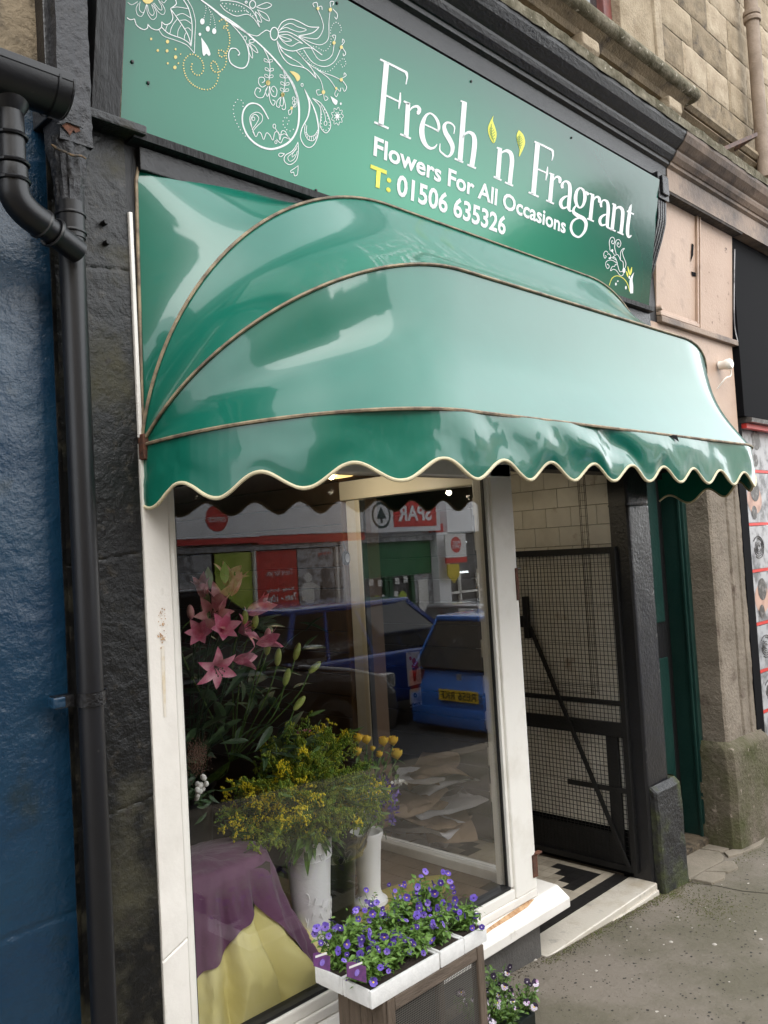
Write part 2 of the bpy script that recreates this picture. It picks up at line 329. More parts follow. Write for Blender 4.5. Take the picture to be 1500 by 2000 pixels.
tag(sp.build('grit', pm('grit', (.50,.46,.40), .8)), kind='stuff')
gm = MB()
for px, py, r in ((866+15, 1932, .016), (1045, 1885, .01), (1093, 1732-1, .011), (1310, 1835, .009), (1308, 1706, .009), (1485, 1822, .008), (1395, 1837, .010), (1165, 1905, .007)):
    p = onZ(px, py, gz(3.2)+.004); gm.lathe((p.x, p.y, gz(p.x)), [(0, .004), (r*.7, .0035), (r, .001)], 9)
gm.build('chewing_gum', pm('gum', (.42,.38,.33), .8), None, True); tag(bpy.data.objects['chewing_gum'], kind='stuff')
ck = MB(); pts = [onZ(px, py, gz(4.0)+.0022) for px, py in ((1262,1712),(1300,1710),(1345,1722),(1400,1728),(1450,1738),(1500,1741))]
for a, b in zip(pts, pts[1:]): ck.bar(a, b, .005, .0012)
ck.v = [(x, y, gz(x)+.0016) for x, y, z in ck.v]; tag(ck.build('pavement_crack', M['soil']), kind='stuff')
ms = MB()
def tuft(x, y, r_):
    c = V((x, y, gz(x)+.001)); ms.add([c+V(w_)*r_ for w_ in ((1,0,0),(-.5,.87,0),(-.5,-.87,0),(0,0,.8))], [(0,1,3),(1,2,3),(2,0,3)])
for i in range(2600):
    k = rs.random()
    if k < .35: x = rs.uniform(2.8, 4.2); y = -.03-abs(rs.gauss(0, .022))
    elif k < .7: p = onZ(1290+rs.gauss(0, 28), 1742+rs.gauss(0, 9), gz(3.8)); x, y = p.x, p.y
    elif k < .9: p = onZ(1385+rs.gauss(0, 40), 1775+rs.gauss(0, 20), gz(3.9)); x, y = p.x, p.y
    else: x = rs.uniform(4.0, 5.4); y = -.05-abs(rs.gauss(0, .03))-.03*(x < 4.8)
    tuft(x, min(y, -.024), rs.uniform(.0015, .005))
tag(ms.build('moss', pm('moss', (.10,.115,.03), .95, (.16,.14,.08), 30, .4, .6)), kind='stuff')
ds_ = MB()
for i in range(1500):
    x = rs.uniform(1.2, 2.84) if rs.random() < .5 else rs.uniform(2.84, 4.1); y = -.002-abs(rs.gauss(0, .03))-(.028 if x > 2.84 else 0); r_ = rs.uniform(.001, .004); c = V((x, y, gz(x)+.001))
    ds_.add([c+V(w_)*r_ for w_ in ((1,0,0),(-.5,.87,0),(-.5,-.87,0),(0,0,.6))], [(0,1,3),(1,2,3),(2,0,3)])
tag(ds_.build('dirt', pm('dirt', (.06,.045,.03), .95)), kind='stuff')
# pale flagstones in front of the green door
fl = empty('doorstep_paving', (4.3, 0, gz(4.3)), 'broken pale flagstones on the ground before the green door', 'paving')
for pts in ([(4.06,.20),(4.05,-.05),(4.18,-.045),(4.42,-.055),(4.50,-.03),(4.56,.02),(4.52,.20)],
            [(4.54,.20),(4.575,.025),(4.72,-.01),(5.2,-.035),(5.4,-.03),(5.42,.20)],
            [(4.52,-.045),(4.62,-.075),(4.80,-.07),(4.72,-.025),(4.58,.005)],
            [(4.64,-.078),(4.83,-.095),(5.0,-.06),(4.86,-.035),(4.74,-.03)],
            [(4.06,-.06),(4.20,-.055),(4.26,-.14),(4.17,-.17),(4.07,-.15)],
            [(4.215,-.055),(4.43,-.065),(4.46,-.10),(4.38,-.155),(4.28,-.145)]):
    mb = MB(); mb.poly_z([(x, y, ) for x, y in pts], -.02, .004)
    mb.v = [(x, y, z + gz(x)+.008) for x, y, z in mb.v]
    mb.build('flagstone', M['flag'], fl, False, .003)

# ================================================================== LEFT: BLUE WALL, PIPES, BLACK PIER
def rough_wall(x0, x1, z0, z1, nx, nz, yf, lines=(), amp=.006):
    def fn(u, v):
        x = x0+u*(x1-x0); z = z0+v*(z1-z0)
        d = amp*.45*fbm(x*5, z*5)+amp*.06*fbm(x*26, z*26)+amp*.5*max(0, fbm(x*3+9, z*5)-.25)
        for (lx0, lx1, lz, sl) in lines:
            if lx0 < x < lx1: d -= .003*math.exp(-((z-lz-sl*x+.006*fbm(x*9, lz))/.005)**2)
        return (x, yf-d, z)
    mb = MB(); mb.grid(fn, nx, nz); return mb
bw = rough_wall(-1.6, .955, -.1, 2.90, 420, 480, .02, [(-3,1,.78,0.03)], .006)
bw.box(-3, .955, .05, .4, -.3, 2.9)
tag(bw.build('painted_wall', M['blue_paint'], None, True), 'glossy dark blue painted rough stone wall at the far left', 'wall')
# old stone above it
sw = rough_wall(-1.5, .925, 2.90, 4.6, 160, 110, -.02, [(-3,1,3.25,0)], .008); sw.box(-3, .925, .02, .4, 2.88, 4.6)
tag(sw.build('stone_fascia', M['stone_c'], None, True), 'weathered buff stone band above the blue wall at top left', 'wall')
# black stone pier left of the window
bp = MB()
def bpf(u, v):
    x = .955+u*.215; z = -.1+v*2.9
    d = .0016*fbm(x*6, z*5)+.0003*fbm(x*30, z*30)
    for lz in (.42, 1.02, 1.66, 2.42): d -= .003*math.exp(-((z-lz-.12*(x-1))/.003)**2)
    if u > .97: d -= .02*(u-.97)/.03
    return (x, -.004-d, z)
bp.grid(bpf, 60, 560); bp.box(.955, 1.168, .018, .3, -.3, 2.8)
pier = tag(bp.build('black_pier', M['black_stone'], None, True), 'black painted stone pier streaked with algae beside the white window', 'pier')
b = MB()
for px, py in ((207, 475), (203, 436), (1000, 0)):
    if py: p = onY(px, py, -.01); b.lathe((p.x, 0, p.z), [(0, -.024), (.006, -.024), (.0075, -.018), (.0075, -.004)], 10, axis=1)
b.v = [(x, y, z) for x, y, z in b.v]
for i, (px, py) in enumerate(((207, 475), (203, 436))):
    p = onY(px, py, -.01); q = MB(); q.lathe((p.x, 0, p.z), [(0, -.024), (.006, -.024), (.0075, -.018), (.0075, -.004)], 10, axis=1); q.build('bolt', M['iron'], pier, True)

# main downpipe
dp = empty('downpipe', (.98, -.05, gz(1)), 'black downpipe with square iron head beside the blue wall', 'pipe')
cx, cyp = .979, -.052
r = .0315
MB().tube([(cx, cyp, gz(1)-.05), (cx, cyp, 1.342)], r*.97, 24).build('lower_pipe', M['pvc_black'], dp, True)
MB().tube([(cx, cyp, 1.338), (cx, cyp, 2.50)], r, 24).build('upper_pipe', M['pvc_black'], dp, True)
for z in (2.485, 2.53):
    MB().lathe((cx, cyp, z), [(r, -.004), (r+.006, -.003), (r+.007, 0), (r+.006, .003), (r, .004)], 24).build('ring', M['pvc_black'], dp, True)
MB().tube([(cx, cyp, 2.47), (cx, cyp, 2.56)], r+.003, 24).build('socket', M['pvc_black'], dp, True)
# lumpy neck
def neck(u, v):
    a = 2*PI*u; z = 2.548+v*.165; t = v
    sq = .040+.012*abs(math.sin(2*a)); rr = (r+.003)*(1-t)+sq*1.05*t
    rr += .010*fbm(math.cos(a)*2+3, math.sin(a)*2, ) * math.sin(PI*min(1, t*1.1)) + .007*fbm(math.cos(a)*5, math.sin(a)*5+z*18) * (.3+.7*t)
    return (cx+rr*math.cos(a), cyp+rr*math.sin(a)*.9, z)
nb = MB(); nb.grid(neck, 48, 30); nb.build('tarred_neck', M['pipe_grey'], dp, True)
# square head, tapering up, with peeled rust
bx = MB()
def boxf(u, v):
    z = 2.70+v*1.2; a = u*4; s = int(a) % 4; f = a-int(a); h = .043
    P = [(-h,-h),(h,-h),(h,h),(-h,h)][s]; Q = [(h,-h),(h,h),(-h,h),(-h,-h)][s]
    x = P[0]+(Q[0]-P[0])*f; y = P[1]+(Q[1]-P[1])*f
    bump = .003*fbm(x*40, z*14+y*9) + (.004*fbm(x*30+5, z*30) if z < 2.84 else 0)
    return (cx+.004+x+bump*.6, cyp+y-bump, z)
bx.grid(boxf, 96, 110); bx.build('square_head', M['pipe_grey'], dp, True)
# rust patch where the paint has peeled, with curled paint lip
P0 = V((0, cyp-.0475, 0)); nY = V((0,1,0))
pts = [(120,244),(132,238),(145,244),(155,247),(157,256),(148,259),(143,254),(137,265),(130,255)]
rp = MB(); rp.add([onY(px, py, P0.y) for px, py in pts], [tuple(range(len(pts)))]); rp.build('rust_patch', M['rust'], dp)
lp = MB(); lp.tube([onY(px, py, P0.y-.002) for px, py in ((111,241),(120,242),(127,236),(136,239),(145,243),(157,247),(163,252))], [.001,.0035,.005,.003,.0035,.003,.001], 6); lp.build('peeled_paint', M['pipe_grey'], dp, True)
lp = MB(); lp.tube([onY(px, py, P0.y-.001) for px, py in ((100,282),(108,288),(125,296),(140,303),(160,305),(168,310))], [.002,.004,.003,.003,.003,.002], 6); lp.build('cracked_rim', pm('flaky', (.22,.14,.07), .8, (.04,.04,.04), 60, .4, .6), dp, True)
# strap bracket
sb = MB(); z = 1.330
for j in range(2): pass
def strap(u, v):
    a = PI*(1+u); zz = z-.017+.034*v
    return (cx+(r+.004)*math.cos(a), cyp+(r+.004)*math.sin(a), zz)
sb.grid(strap, 16, 1); sb.build('strap', M['black_paint'], dp, False); sb = MB(); sb.box(cx+r+.002, cx+r+.035, -.012, -.006, z-.015, z+.017); sb.build('strap_lug', M['black_paint'], dp, False); sb = MB(); sb.box(cx-r-.052, cx-r-.004, -.040, -.010, z-.015, z+.015)
sb.build('strap_lug', M['black_paint'], dp, False)
sb = MB(); sb.box(cx-r-.060, cx-r-.028, -.046, -.012, z-.013, z+.013); sb.build('strap_lug', M['blue_paint'], dp, False, .004)
# flat board edge behind the head, left
ed = MB(); ed.box(.9255, .956, -.06, .1, 2.76, 4.6); tag(ed.build('trim_board', M['grey_paint'], None, False, .003), 'narrow dark upright board between old stone and square pipe head', 'board')

# branch pipe and gutter end
bpz = -.15
g = empty('gutter', (.85, bpz, 2.8), 'black half-round gutter end under the stone band at top left', 'gutter')
gl, gr = onY(0,143,bpz), onY(112,178,bpz)
def half(u, v):
    a = PI+PI*u; return (-.6+v*(gr.x+.6), bpz-.02+.062*math.cos(a), gr.z-.006+.066*math.sin(a))
gb = MB(); gb.grid(half, 20, 6); gb.v += []; 
n = len(gb.v); gb.build('trough', M['pvc_black'], g, True)
gc = MB(); gc.box(-.6, gr.x, bpz-.084, bpz-.078, gr.z-.014, gr.z+.004); gc.build('rim', M['pvc_black'], g, False, .0015)
ec = MB(); vs = [(gr.x+.001, bpz-.02+.064*math.cos(PI+PI*i/18), gr.z-.006+.068*math.sin(PI+PI*i/18)) for i in range(19)]
ec.add(vs+[(x+.004, y, zz) for x, y, zz in vs], [tuple(range(19)), tuple(range(37, 18, -1))]+[(i, i+1, i+20, i+19) for i in range(18)]); ec.build('end_cap', M['pvc_black'], g, False)
def jn(u, v):
    a = PI+PI*u; return (gr.x-.034+v*.006, bpz-.02+.066*math.cos(a), gr.z-.006+.070*math.sin(a))
jb = MB(); jb.grid(jn, 20, 1); jb.build('joint', M['pvc_black'], g, True)
br = empty('branch_pipe', (.8, bpz, 2.4), 'black bent branch pipe running from the gutter into the downpipe', 'pipe')
A = onY(17, 205, bpz); B = onY(24, 345, bpz); Cc = onY(52, 415, bpz+.01); D = onY(152, 492, -.09)
rr = .0315
MB().tube([A+V((0,0,.0)), B], rr, 22).build('upright_pipe', M['pvc_black'], br, True)
MB().tube(spline([tuple(B+V((0,0,.02))), tuple(B), tuple(onY(30, 385, bpz+.003)), tuple(Cc), tuple(Cc*.75+D*.25)], 5), rr+.003, 22).build('elbow', M['pvc_black'], br, True)
MB().tube([Cc*.9+D*.1, D], rr-.002, 22).build('slanted_pipe', M['pvc_black'], br, True)
def ring(c, d, R, par):
    d = d.normalized(); a = d.orthogonal().normalized(); b_ = d.cross(a)
    MB().tube([c+(a*math.cos(2*PI*k/28)+b_*math.sin(2*PI*k/28))*R for k in range(29)], .0045, 6, False).build('ring', M['pvc_black'], par, True)
ring(A*.55+B*.45, B-A, rr+.003, br); ring(A*.1+B*.9-V((0,0,-.012)), B-A, rr+.004, br); ring(B-V((0,0,.012)), B-A, rr+.004, br)
ring(Cc*.72+D*.28, D-Cc, rr+.002, br); ring(Cc*.5+D*.5, D-Cc, rr+.003, br)
MB().lathe((A.x, A.y, A.z), [(rr, -.02), (rr+.012, .0), (rr+.02, .03), (rr+.022, .05)], 22).build('outlet', M['pvc_black'], br, True)

# ================================================================== STONE BUILDING ABOVE
sb = empty('stone_tenement', (3, .2, 2.8), 'sandstone upper storey with moulded sill course above the flower shop', 'building')
MB().box(-3, 12, .10, .9, 3.9, 6.4).build('backing_wall', M['mortar'], sb)
# wall blocks right of the window
rb = random.Random(5); zc = 4.14; row = 0
bmeshes = []
for mname in ('stone', 'stone_b', 'stone_c'):
    for t in range(2):
        q = MB(); rr_ = random.Random(t*7+3)
        def bf(u, v):
            x, z = u-.5, v-.5; e = min(u, 1-u, (v)*.45, (1-v)*.45); return (x, (-.5+ (.10*max(0, 1-e/.03))) - .05*fbm(x*4+t*5, z*3) , z)
        q.grid(bf, 14, 8); q.box(-.5, .5, -.38, .5, -.5, .5); bmeshes.append(q.mesh('block', M[mname], True))
while zc < 6.1:
    h = .215; x = 4.575 - (row % 2)*.0; off = rb.uniform(0, .12)
    xx = x
    while xx < 8.6:
        w = rb.uniform(.28, .52) if xx > x else (.30 if row % 2 else .46)
        inst(rb.choice(bmeshes), 'block', sb, (xx+w/2, .06, zc+h/2), (0,0,0), (w-.006, .08, h-.006)); xx += w
    zc += h; row += 1
for i in range(12):                       # few blocks left of window, barely in view
    pass
# window jamb with moulded edges
jb = MB(); jb.box(4.045, 4.42, -.015, .12, 4.13, 6.3); jb.build('jamb', M['stone'], sb, False, .006)
jb = MB(); jb.box(4.42, 4.47, -.03, .12, 4.13, 6.3); jb.build('jamb_moulding', M['stone_b'], sb, True, .01)
jb = MB(); jb.box(4.495, 4.56, -.005, .12, 4.13, 6.3); jb.build('jamb_moulding', M['stone_b'], sb, True, .01)
wi = MB(); wi.box(2.4, 4.05, .16, .22, 4.10, 6.3); wi.build('window_reveal', M['stone_c'], sb)
wf = MB(); wf.box(3.96, 4.04, .03, .10, 4.12, 6.3); wf.box(2.4, 4.04, .03, .10, 4.12, 4.20); fr = wf.build('window_frame', pm('red_frame', (.17,.045,.035), .5, (.11,.035,.03), 12, .4, .6), sb, False, .006)
MB().box(2.4, 3.96, .07, .075, 4.20, 6.3).build('pane', pm('dark_pane', (.03,.03,.03), .08, coat=.5), fr)
# window sill (projecting, rounded nose) ends at x=4.64
def nosed(yf, yb, z0, z1, k=6):
    h = (z1-z0)/2; return [(yb, z0)] + [(yf+h-h*math.sin(PI*i/k) if 0 else yf+h-h*math.cos(-PI/2+PI*i/k), z0+h+h*math.sin(-PI/2+PI*i/k)) for i in range(k+1)] + [(yb, z1)]
# solve sill heights from the picture at known projections
MB().prism(nosed(-.135, .1, 4.075, 4.155), -3, 4.70).build('window_sill', M['ledge'], sb, True)
MB().prism([(-.10, 4.075), (.1, 4.075), (.1, 4.02), (-.045, 4.02), (-.06, 4.045)], -3, 4.64).build('sill_moulding', M['stone_c'], sb)
# string courses to the right of the sill
MB().prism([(.08, 4.13), (-.03, 4.13), (-.055, 4.115), (-.06, 4.09), (-.04, 4.07), (.08, 4.07)], 4.66, 12).build('string_course', M['stone_c'], sb)
MB().prism([(.08, 4.07), (-.025, 4.07), (-.045, 4.04), (-.02, 4.02), (.08, 4.02)], 4.60, 12).build('string_course', M['stone_c'], sb)
MB().prism([(.08, 4.02), (-.005, 4.02), (-.03, 3.985), (-.005, 3.965), (.08, 3.965)], 4.60, 12).build('string_course', M['stone_c'], sb)
MB().box(-3, 12, 0.02, .12, 3.78, 4.08).build('frieze', M['stone'], sb)
for xm in (1.45, 2.52, 3.59, 4.47):
    q = MB(); q.prism([(.05, 4.02), (-.085, 4.02), (-.088, 3.965), (-.06, 3.93), (-.02, 3.905), (.05, 3.90)], xm-.075, xm+.075); q.build('bracket', M['stone_b'], sb, False, .006)
# weathered ledge on the shopfront cornice
def ledgef(u, v):
    x = -2+u*12; a = v*3
    z = 3.772+.012*fbm(x*3, a)+.004*fbm(x*14, a*3); P = [(-.232, 3.722), (-.236, 3.768), (-.12, 3.80), (.05, 3.83)]
    i = min(2, int(a)); f = a-i; y = P[i][0]+(P[i+1][0]-P[i][0])*f; zz = P[i][1]+(P[i+1][1]-P[i][1])*f
    return (x, y+.006*fbm(x*8, a*2), zz+.007*fbm(x*6+3, a))
lg = MB(); lg.grid(ledgef, 500, 6); lg.build('ledge', M['ledge'], sb, True)
# upper facade mass out of frame above
# rainwater pipe upper right
rw = empty('rainwater_pipe', (5.6, -.08, 3.9), 'rusty brown stone-coloured rainwater pipe on upper wall at top right', 'pipe')
pa, pb = onY(1465, 0, -.08), onY(1494, 345, -.08); cxr = (pa.x+pb.x)/2+.03
MB().tube([(cxr, -.07, 3.95), (cxr, -.07, 6.2)], .042, 20).build('pipe', pm('brown_pipe', (.19,.14,.10), .7, (.28,.215,.16), 8, .4, .7, .4, 50), rw, True)
for z in (5.02, 5.06): MB().lathe((cxr, -.07, z), [(.042, -.02), (.054, -.015), (.056, .0), (.054, .015), (.042, .02)], 20).build('collar', MATS['brown_pipe'], rw, True)
ib = MB(); a, b_ = onY(1397, 298, -.20), onY(1476, 263, -.20); ib.bar(a, b_, .022, .022); ib.bar(b_, b_+V((.10, .18, .0)), .022, .022)
tag(ib.build('iron_bar', pm('rusty_iron', (.05,.03,.025), .7, (.12,.06,.04), 40, .4, .6), None, False, .002), 'thin rusty iron stay reaching from ledge to rainwater pipe', 'bar')

# ================================================================== SHOPFRONT CORNICE (black), sign boards
co = empty('shop_cornice', (2.6, -.1, 2.85), 'glossy black moulded cornice running above the green shop sign', 'cornice')
XE = 4.262
prof = [(.05, 3.50), (-.095, 3.50), (-.100, 3.572), (-.118, 3.582), (-.122, 3.596), (-.130, 3.598), (-.150, 3.618), (-.158, 3.634), (-.160, 3.645), (-.172, 3.652), (-.205, 3.678), (-.222, 3.708), (-.226, 3.724), (.05, 3.735)]
MB().prism(prof, .60, XE).build('moulding', M['black_paint'], co)
MB().box(.95, 4.10, -.070, .05, 3.452, 3.498).build('gap_board', M['black'], co)  # flat black band between sign top and cornice
MB().box(1.0, 4.26, .0, .12, 1.955, 3.46).build('backboard', M['black_wood'], co)
# black rails below the sign
MB().prism([(.0, 2.79), (-.045, 2.795), (-.05, 2.815), (-.02, 2.823), (.0, 2.824)], 1.17, 4.12).build('lower_rail', M['black_wood'], co)
MB().box(1.20, 4.12, -.022, .0, 2.722, 2.788).build('lower_board', M['black_paint'], co, False, .003)
MB().box(.955, 1.20, -.065, .0, 2.80, 2.826).build('lower_moulding', M['black_stone'], co, False, .006)
# left scroll bracket (dark fluted board)
lb = empty('scroll_bracket', (1.1, -.05, 2.83), 'flat black painted bracket board left of the green sign', 'bracket')
q = MB()
for i in range(1):
    q.prism([(.0, 2.828), (-.035, 2.828), (-.06, 2.95), (-.10, 3.15), (-.14, 3.40), (-.15, 3.60), (.0, 3.60)], 1.056, 1.136)
q.build('fluted_board', M['black_wood'], lb, False, .002)
# right scroll bracket, S curve
rbk = empty('scroll_bracket', (4.2, -.05, 2.9), 'S shaped fluted black scroll bracket right of the green sign', 'bracket')
rbk.name = 'scroll_bracket.001'
S0 = spline([(-.118,3.515),(-.112,3.41),(-.105,3.33),(-.100,3.27),(-.075,3.19),(-.035,3.09),(.005,2.98),(.025,2.87),(.025,2.70)], 6)
for i in range(4):
    q = MB(); x0 = 4.128+i*.024
    q.prism([(.09, 3.515)] + [(max(y, -.2)-.0, z) for y, z in S0 if z < 3.375] + [(.09, 2.70)], x0, x0+.017); q.build('flute', M['black_paint'], rbk, False, .002)
q = MB(); q.prism([(.088, 3.375)] + [(y+.014, z) for y, z in S0 if z < 3.375] + [(.088, 2.72)], 4.127, 4.222); q.build('scroll_body', M['black_wood'], rbk)
q = MB(); q.box(4.12, 4.232, -.118, .08, 3.372, 3.51); q.build('top_block', M['black_paint'], rbk, False, .004)
q = MB(); q.box(4.142, 4.210, -.132, -.118, 3.395, 3.492); q.build('block_panel', M['black_paint'], rbk, False, .004)

# ================================================================== SIGN
sg = empty('shop_sign', (2.6, -.05, 2.83), 'large green shop sign with white lettering and flower line art', 'sign')
SL = .17
def sy(z, d=0.): return -.02-SL*(z-2.85)-d
SN = V((0, 1, SL)).normalized(); SP0 = V((0, -.02, 2.85))
def onS(px, py, d=.0): return onP(px, py, SN, SP0 - SN*d)
q = MB(); xl, xr, zb, zt = 1.147, 4.122, 2.826, 3.462
vs = [(x, sy(z)+t, z) for t in (0, .006) for x, z in ((xl,zb),(xr,zb),(xr,zt),(xl,zt))]
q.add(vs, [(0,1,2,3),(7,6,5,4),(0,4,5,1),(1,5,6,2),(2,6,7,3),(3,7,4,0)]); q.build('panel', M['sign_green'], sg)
q = MB(); q.box(xl-.012, xl-.001, sy(2.85)-.004, .0, zb, zt)
q = MB(); q.add([(xl-.012, sy(zb)-.004, zb), (xl-.0005, sy(zb)-.004, zb), (xl-.0005, sy(zt)-.004, zt), (xl-.012, sy(zt)-.004, zt), (xl-.012, .0, zb), (xl-.0005, .0, zb), (xl-.0005, .0, zt), (xl-.012, .0, zt)],
    [(0,1,2,3),(0,4,5,1),(1,5,6,2),(2,6,7,3),(3,7,4,0)]); q.build('edge_trim', M['ledge'], sg)
for px, py in ((258,121),(289,162),(240,243),(258,250),(617,372),(920,159),(1116,269),(658,6)):
    p = onS(px, py, .001); q = MB(); q.lathe((p.x, p.y, p.z), [(0, -.005), (.004, -.004), (.005, -.001), (.005, .002)], 8, axis=1); q.build('screw', M['iron'], sg, True)

class Ink:
    def __init__(s, ox, oy, sc): s.m = MB(); s.o = (ox, oy, sc)
    def P(s, x, y, d=.0012): return onS(s.o[0]+x/s.o[2], s.o[1]+y/s.o[2], d)
    def stroke(s, pts, w=8, n=5, d=.0012, smooth=True):
        pts = [(p[0], p[1], (p[2] if len(p) > 2 else w)) for p in pts]
        if smooth and len(pts) > 2: pts = spline(pts, n)
        L = []; R = []
        for i, (x, y, ww) in enumerate(pts):
            a = pts[max(0, i-1)]; b = pts[min(len(pts)-1, i+1)]; dx, dy = b[0]-a[0], b[1]-a[1]; l = math.hypot(dx, dy) or 1
            nx, ny = -dy/l*ww/2, dx/l*ww/2; L.append(s.P(x+nx, y+ny, d)); R.append(s.P(x-nx, y-ny, d))
        k = len(L); s.m.add(L+R, [(i, i+1, k+i+1, k+i) for i in range(k-1)])
    def fill(s, pts, n=5, d=.0012, smooth=True):
        if smooth: pts = spline(pts+[pts[0]], n)[:-1]
        s.m.add([s.P(x, y, d) for x, y in pts], [tuple(range(len(pts)))])
    def dot(s, x, y, r, d=.0012, ry=None): s.m.add([s.P(x+r*math.cos(2*PI*k/10), y+(ry or r)*math.sin(2*PI*k/10), d) for k in range(10)], [tuple(range(10))])
    def ringo(s, x, y, r, w=6, ry=None): s.stroke([(x+r*math.cos(2*PI*k/16), y+(ry or r)*math.sin(2*PI*k/16)) for k in range(17)], w, smooth=False)
    def dots(s, pts, r, gap):
        pts = spline(pts, 10); acc = 0; last = pts[0]; s.dot(last[0], last[1], r)
        for p in pts[1:]:
            acc += math.hypot(p[0]-last[0], p[1]-last[1]); last = p
            if acc >= gap: s.dot(p[0], p[1], r); acc = 0
    def out(s, name, m): return s.m.build(name, m, sg)
# ---- "Fresh"
k = Ink(710, 100, 6)
def letter(ink, strokes, name):
    for s_ in strokes:
        sm = len(s_) > 3; ink.stroke(s_, smooth=sm)
GL = [
 ('F', [[(270,125,62),(205,870,62)],[(195,95,22),(350,170,24),(505,250,28)],[(500,248,36),(512,300,20),(506,340,16),(498,388,12)],[(265,518,20),(415,590,20)],[(432,485,14),(427,570,26),(424,600,26),(412,676,12)],[(125,830,24),(295,905,24)]]),
 ('r', [[(522,605,52),(500,1000,56)],[(470,585,20),(535,618,30)],[(540,700,10),(565,665,20),(600,648,26),(635,650,34),(655,685,42),(642,722,44),(628,735,20)],[(430,970,22),(555,1025,22)]]),
 ('e', [[(705,852,18),(800,895,18),(885,938,22)],[(868,945,20),(884,900,30),(872,830,34),(835,765,26),(780,728,20),(725,765,34),(690,860,56),(682,950,62),(700,1040,56),(735,1105,42),(785,1138,32),(835,1125,22),(862,1088,10)]]),
 ('s', [[(1058,968,10),(1066,890,16),(1025,845,20),(975,838,26),(945,880,42),(962,955,52),(1008,1035,56),(1042,1115,50),(1032,1195,38),(985,1235,24),(930,1200,22),(895,1160,18),(897,1082,10)]]),
 ('h', [[(1183,598,58),(1130,1290,58)],[(1138,580,16),(1200,608,26)],[(1158,1020,10),(1190,970,22),(1240,950,32),(1288,985,46),(1302,1070,56),(1290,1200,58),(1268,1350,58)],[(1068,1258,22),(1168,1303,22)],[(1215,1328,22),(1318,1373,22)]])]
for nme, st in GL:
    k.m = MB(); letter(k, st, nme); k.out('letter', M['sign_white'])
k = Ink(930, 200, 4.545)
GL2 = [
 [[(212,408,38),(192,678,40)],[(183,400,14),(218,415,20)],[(215,462,8),(240,438,16),(275,430,28),(308,455,36),(318,520,38),(308,620,38),(298,725,38)],[(155,658,16),(225,692,16)],[(255,708,16),(328,740,16)]],
 [[(546,362,42),(508,815,42)],[(517,347,14),(600,385,16),(678,426,18)],[(676,424,24),(682,460,16),(678,490,12),(671,517,7)],[(540,588,13),(628,628,13)],[(634,570,8),(630,620,18),(627,640,18),(618,692,7)],[(465,797,16),(555,838,16)]],
 [[(676,640,34),(655,885,36)],[(650,627,13),(690,647,20)],[(688,690,8),(702,668,14),(722,660,20),(742,675,28),(742,705,26),(735,715,12)],[(622,868,15),(690,900,15)]],
 [[(768,762,20),(762,735,26),(778,706,14),(805,702,20),(828,730,30),(832,790,34),(826,870,34),(822,930,32),(832,962,18),(850,962,8)],[(828,828,8),(790,838,18),(757,868,28),(750,905,30),(772,938,20),(815,925,12)]],
 [[(925,755,14),(955,785,22),(966,845,30),(950,910,22),(918,935,14),(890,900,26),(882,845,32),(895,785,24),(925,755,14)],[(955,790,12),(978,796,14),(992,812,24),(998,820,20)],[(890,912,12),(866,945,20),(868,978,28),(910,1010,36),(950,1030,34),(975,1070,30),(968,1130,26),(940,1175,20),(905,1195,18),(862,1170,22),(842,1120,22),(852,1065,20),(885,1035,16),(910,1030,12)]],
 [[(1035,825,30),(1013,1040,32)],[(1008,808,12),(1046,826,18)],[(1045,868,8),(1058,845,14),(1078,838,20),(1094,855,24),(1092,880,22),(1086,888,10)],[(985,1030,13),(1045,1056,13)]],
 [[(1112,930,16),(1107,900,22),(1122,872,12),(1148,870,18),(1168,895,26),(1172,960,30),(1166,1040,30),(1164,1090,28),(1172,1112,16),(1188,1112,8)],[(1168,992,8),(1135,1000,16),(1105,1025,24),(1098,1060,26),(1115,1090,18),(1152,1082,10)]],
 [[(1230,910,28),(1206,1135,30)],[(1208,898,12),(1238,912,16)],[(1232,955,8),(1252,934,16),(1280,932,24),(1300,965,30),(1298,1040,30),(1285,1160,30)],[(1178,1117,13),(1238,1143,13)],[(1255,1150,13),(1308,1174,13)]],
 [[(1378,905,6),(1366,945,26),(1356,1020,30),(1346,1100,30),(1344,1165,28),(1356,1195,20),(1378,1180,10)],[(1338,965,13),(1400,993,13)]]]
for st in GL2: k.m = MB(); letter(k, st, ''); k.out('letter', M['sign_white'])
k.m = MB()
L1 = [(155,115),(130,160),(105,230),(120,310),(158,362),(182,290),(168,220),(148,160)]; L2 = [(380,245),(360,290),(366,350),(386,420),(380,482),(410,430),(434,360),(420,290)]
k.fill(L1); k.out('leaf_mark', M['sign_yellow']); k.m = MB(); k.fill(L2); k.out('leaf_mark', M['sign_yellow'])
k.m = MB()
for (bx_, by_, tx, ty) in ((157,355,135,190),(395,410,390,275)):
    k.stroke([(bx_,by_),((bx_+tx)/2-8,(by_+ty)/2),(tx,ty)], 5, d=.002)
    for i in range(6):
        f = .15+i*.14; x = bx_+(tx-bx_)*f-8*math.sin(PI*f); y = by_+(ty-by_)*f; l = 26*math.sin(PI*min(.95, f+.1))
        k.stroke([(x+4, y-3), (x+l, y-l*.9)], 5, d=.002); k.stroke([(x-4, y-3), (x-l*.8, y-l*1.2)], 5, d=.002)
k.out('leaf_vein', pm('sign_vein', (.12,.25,.05), .5))
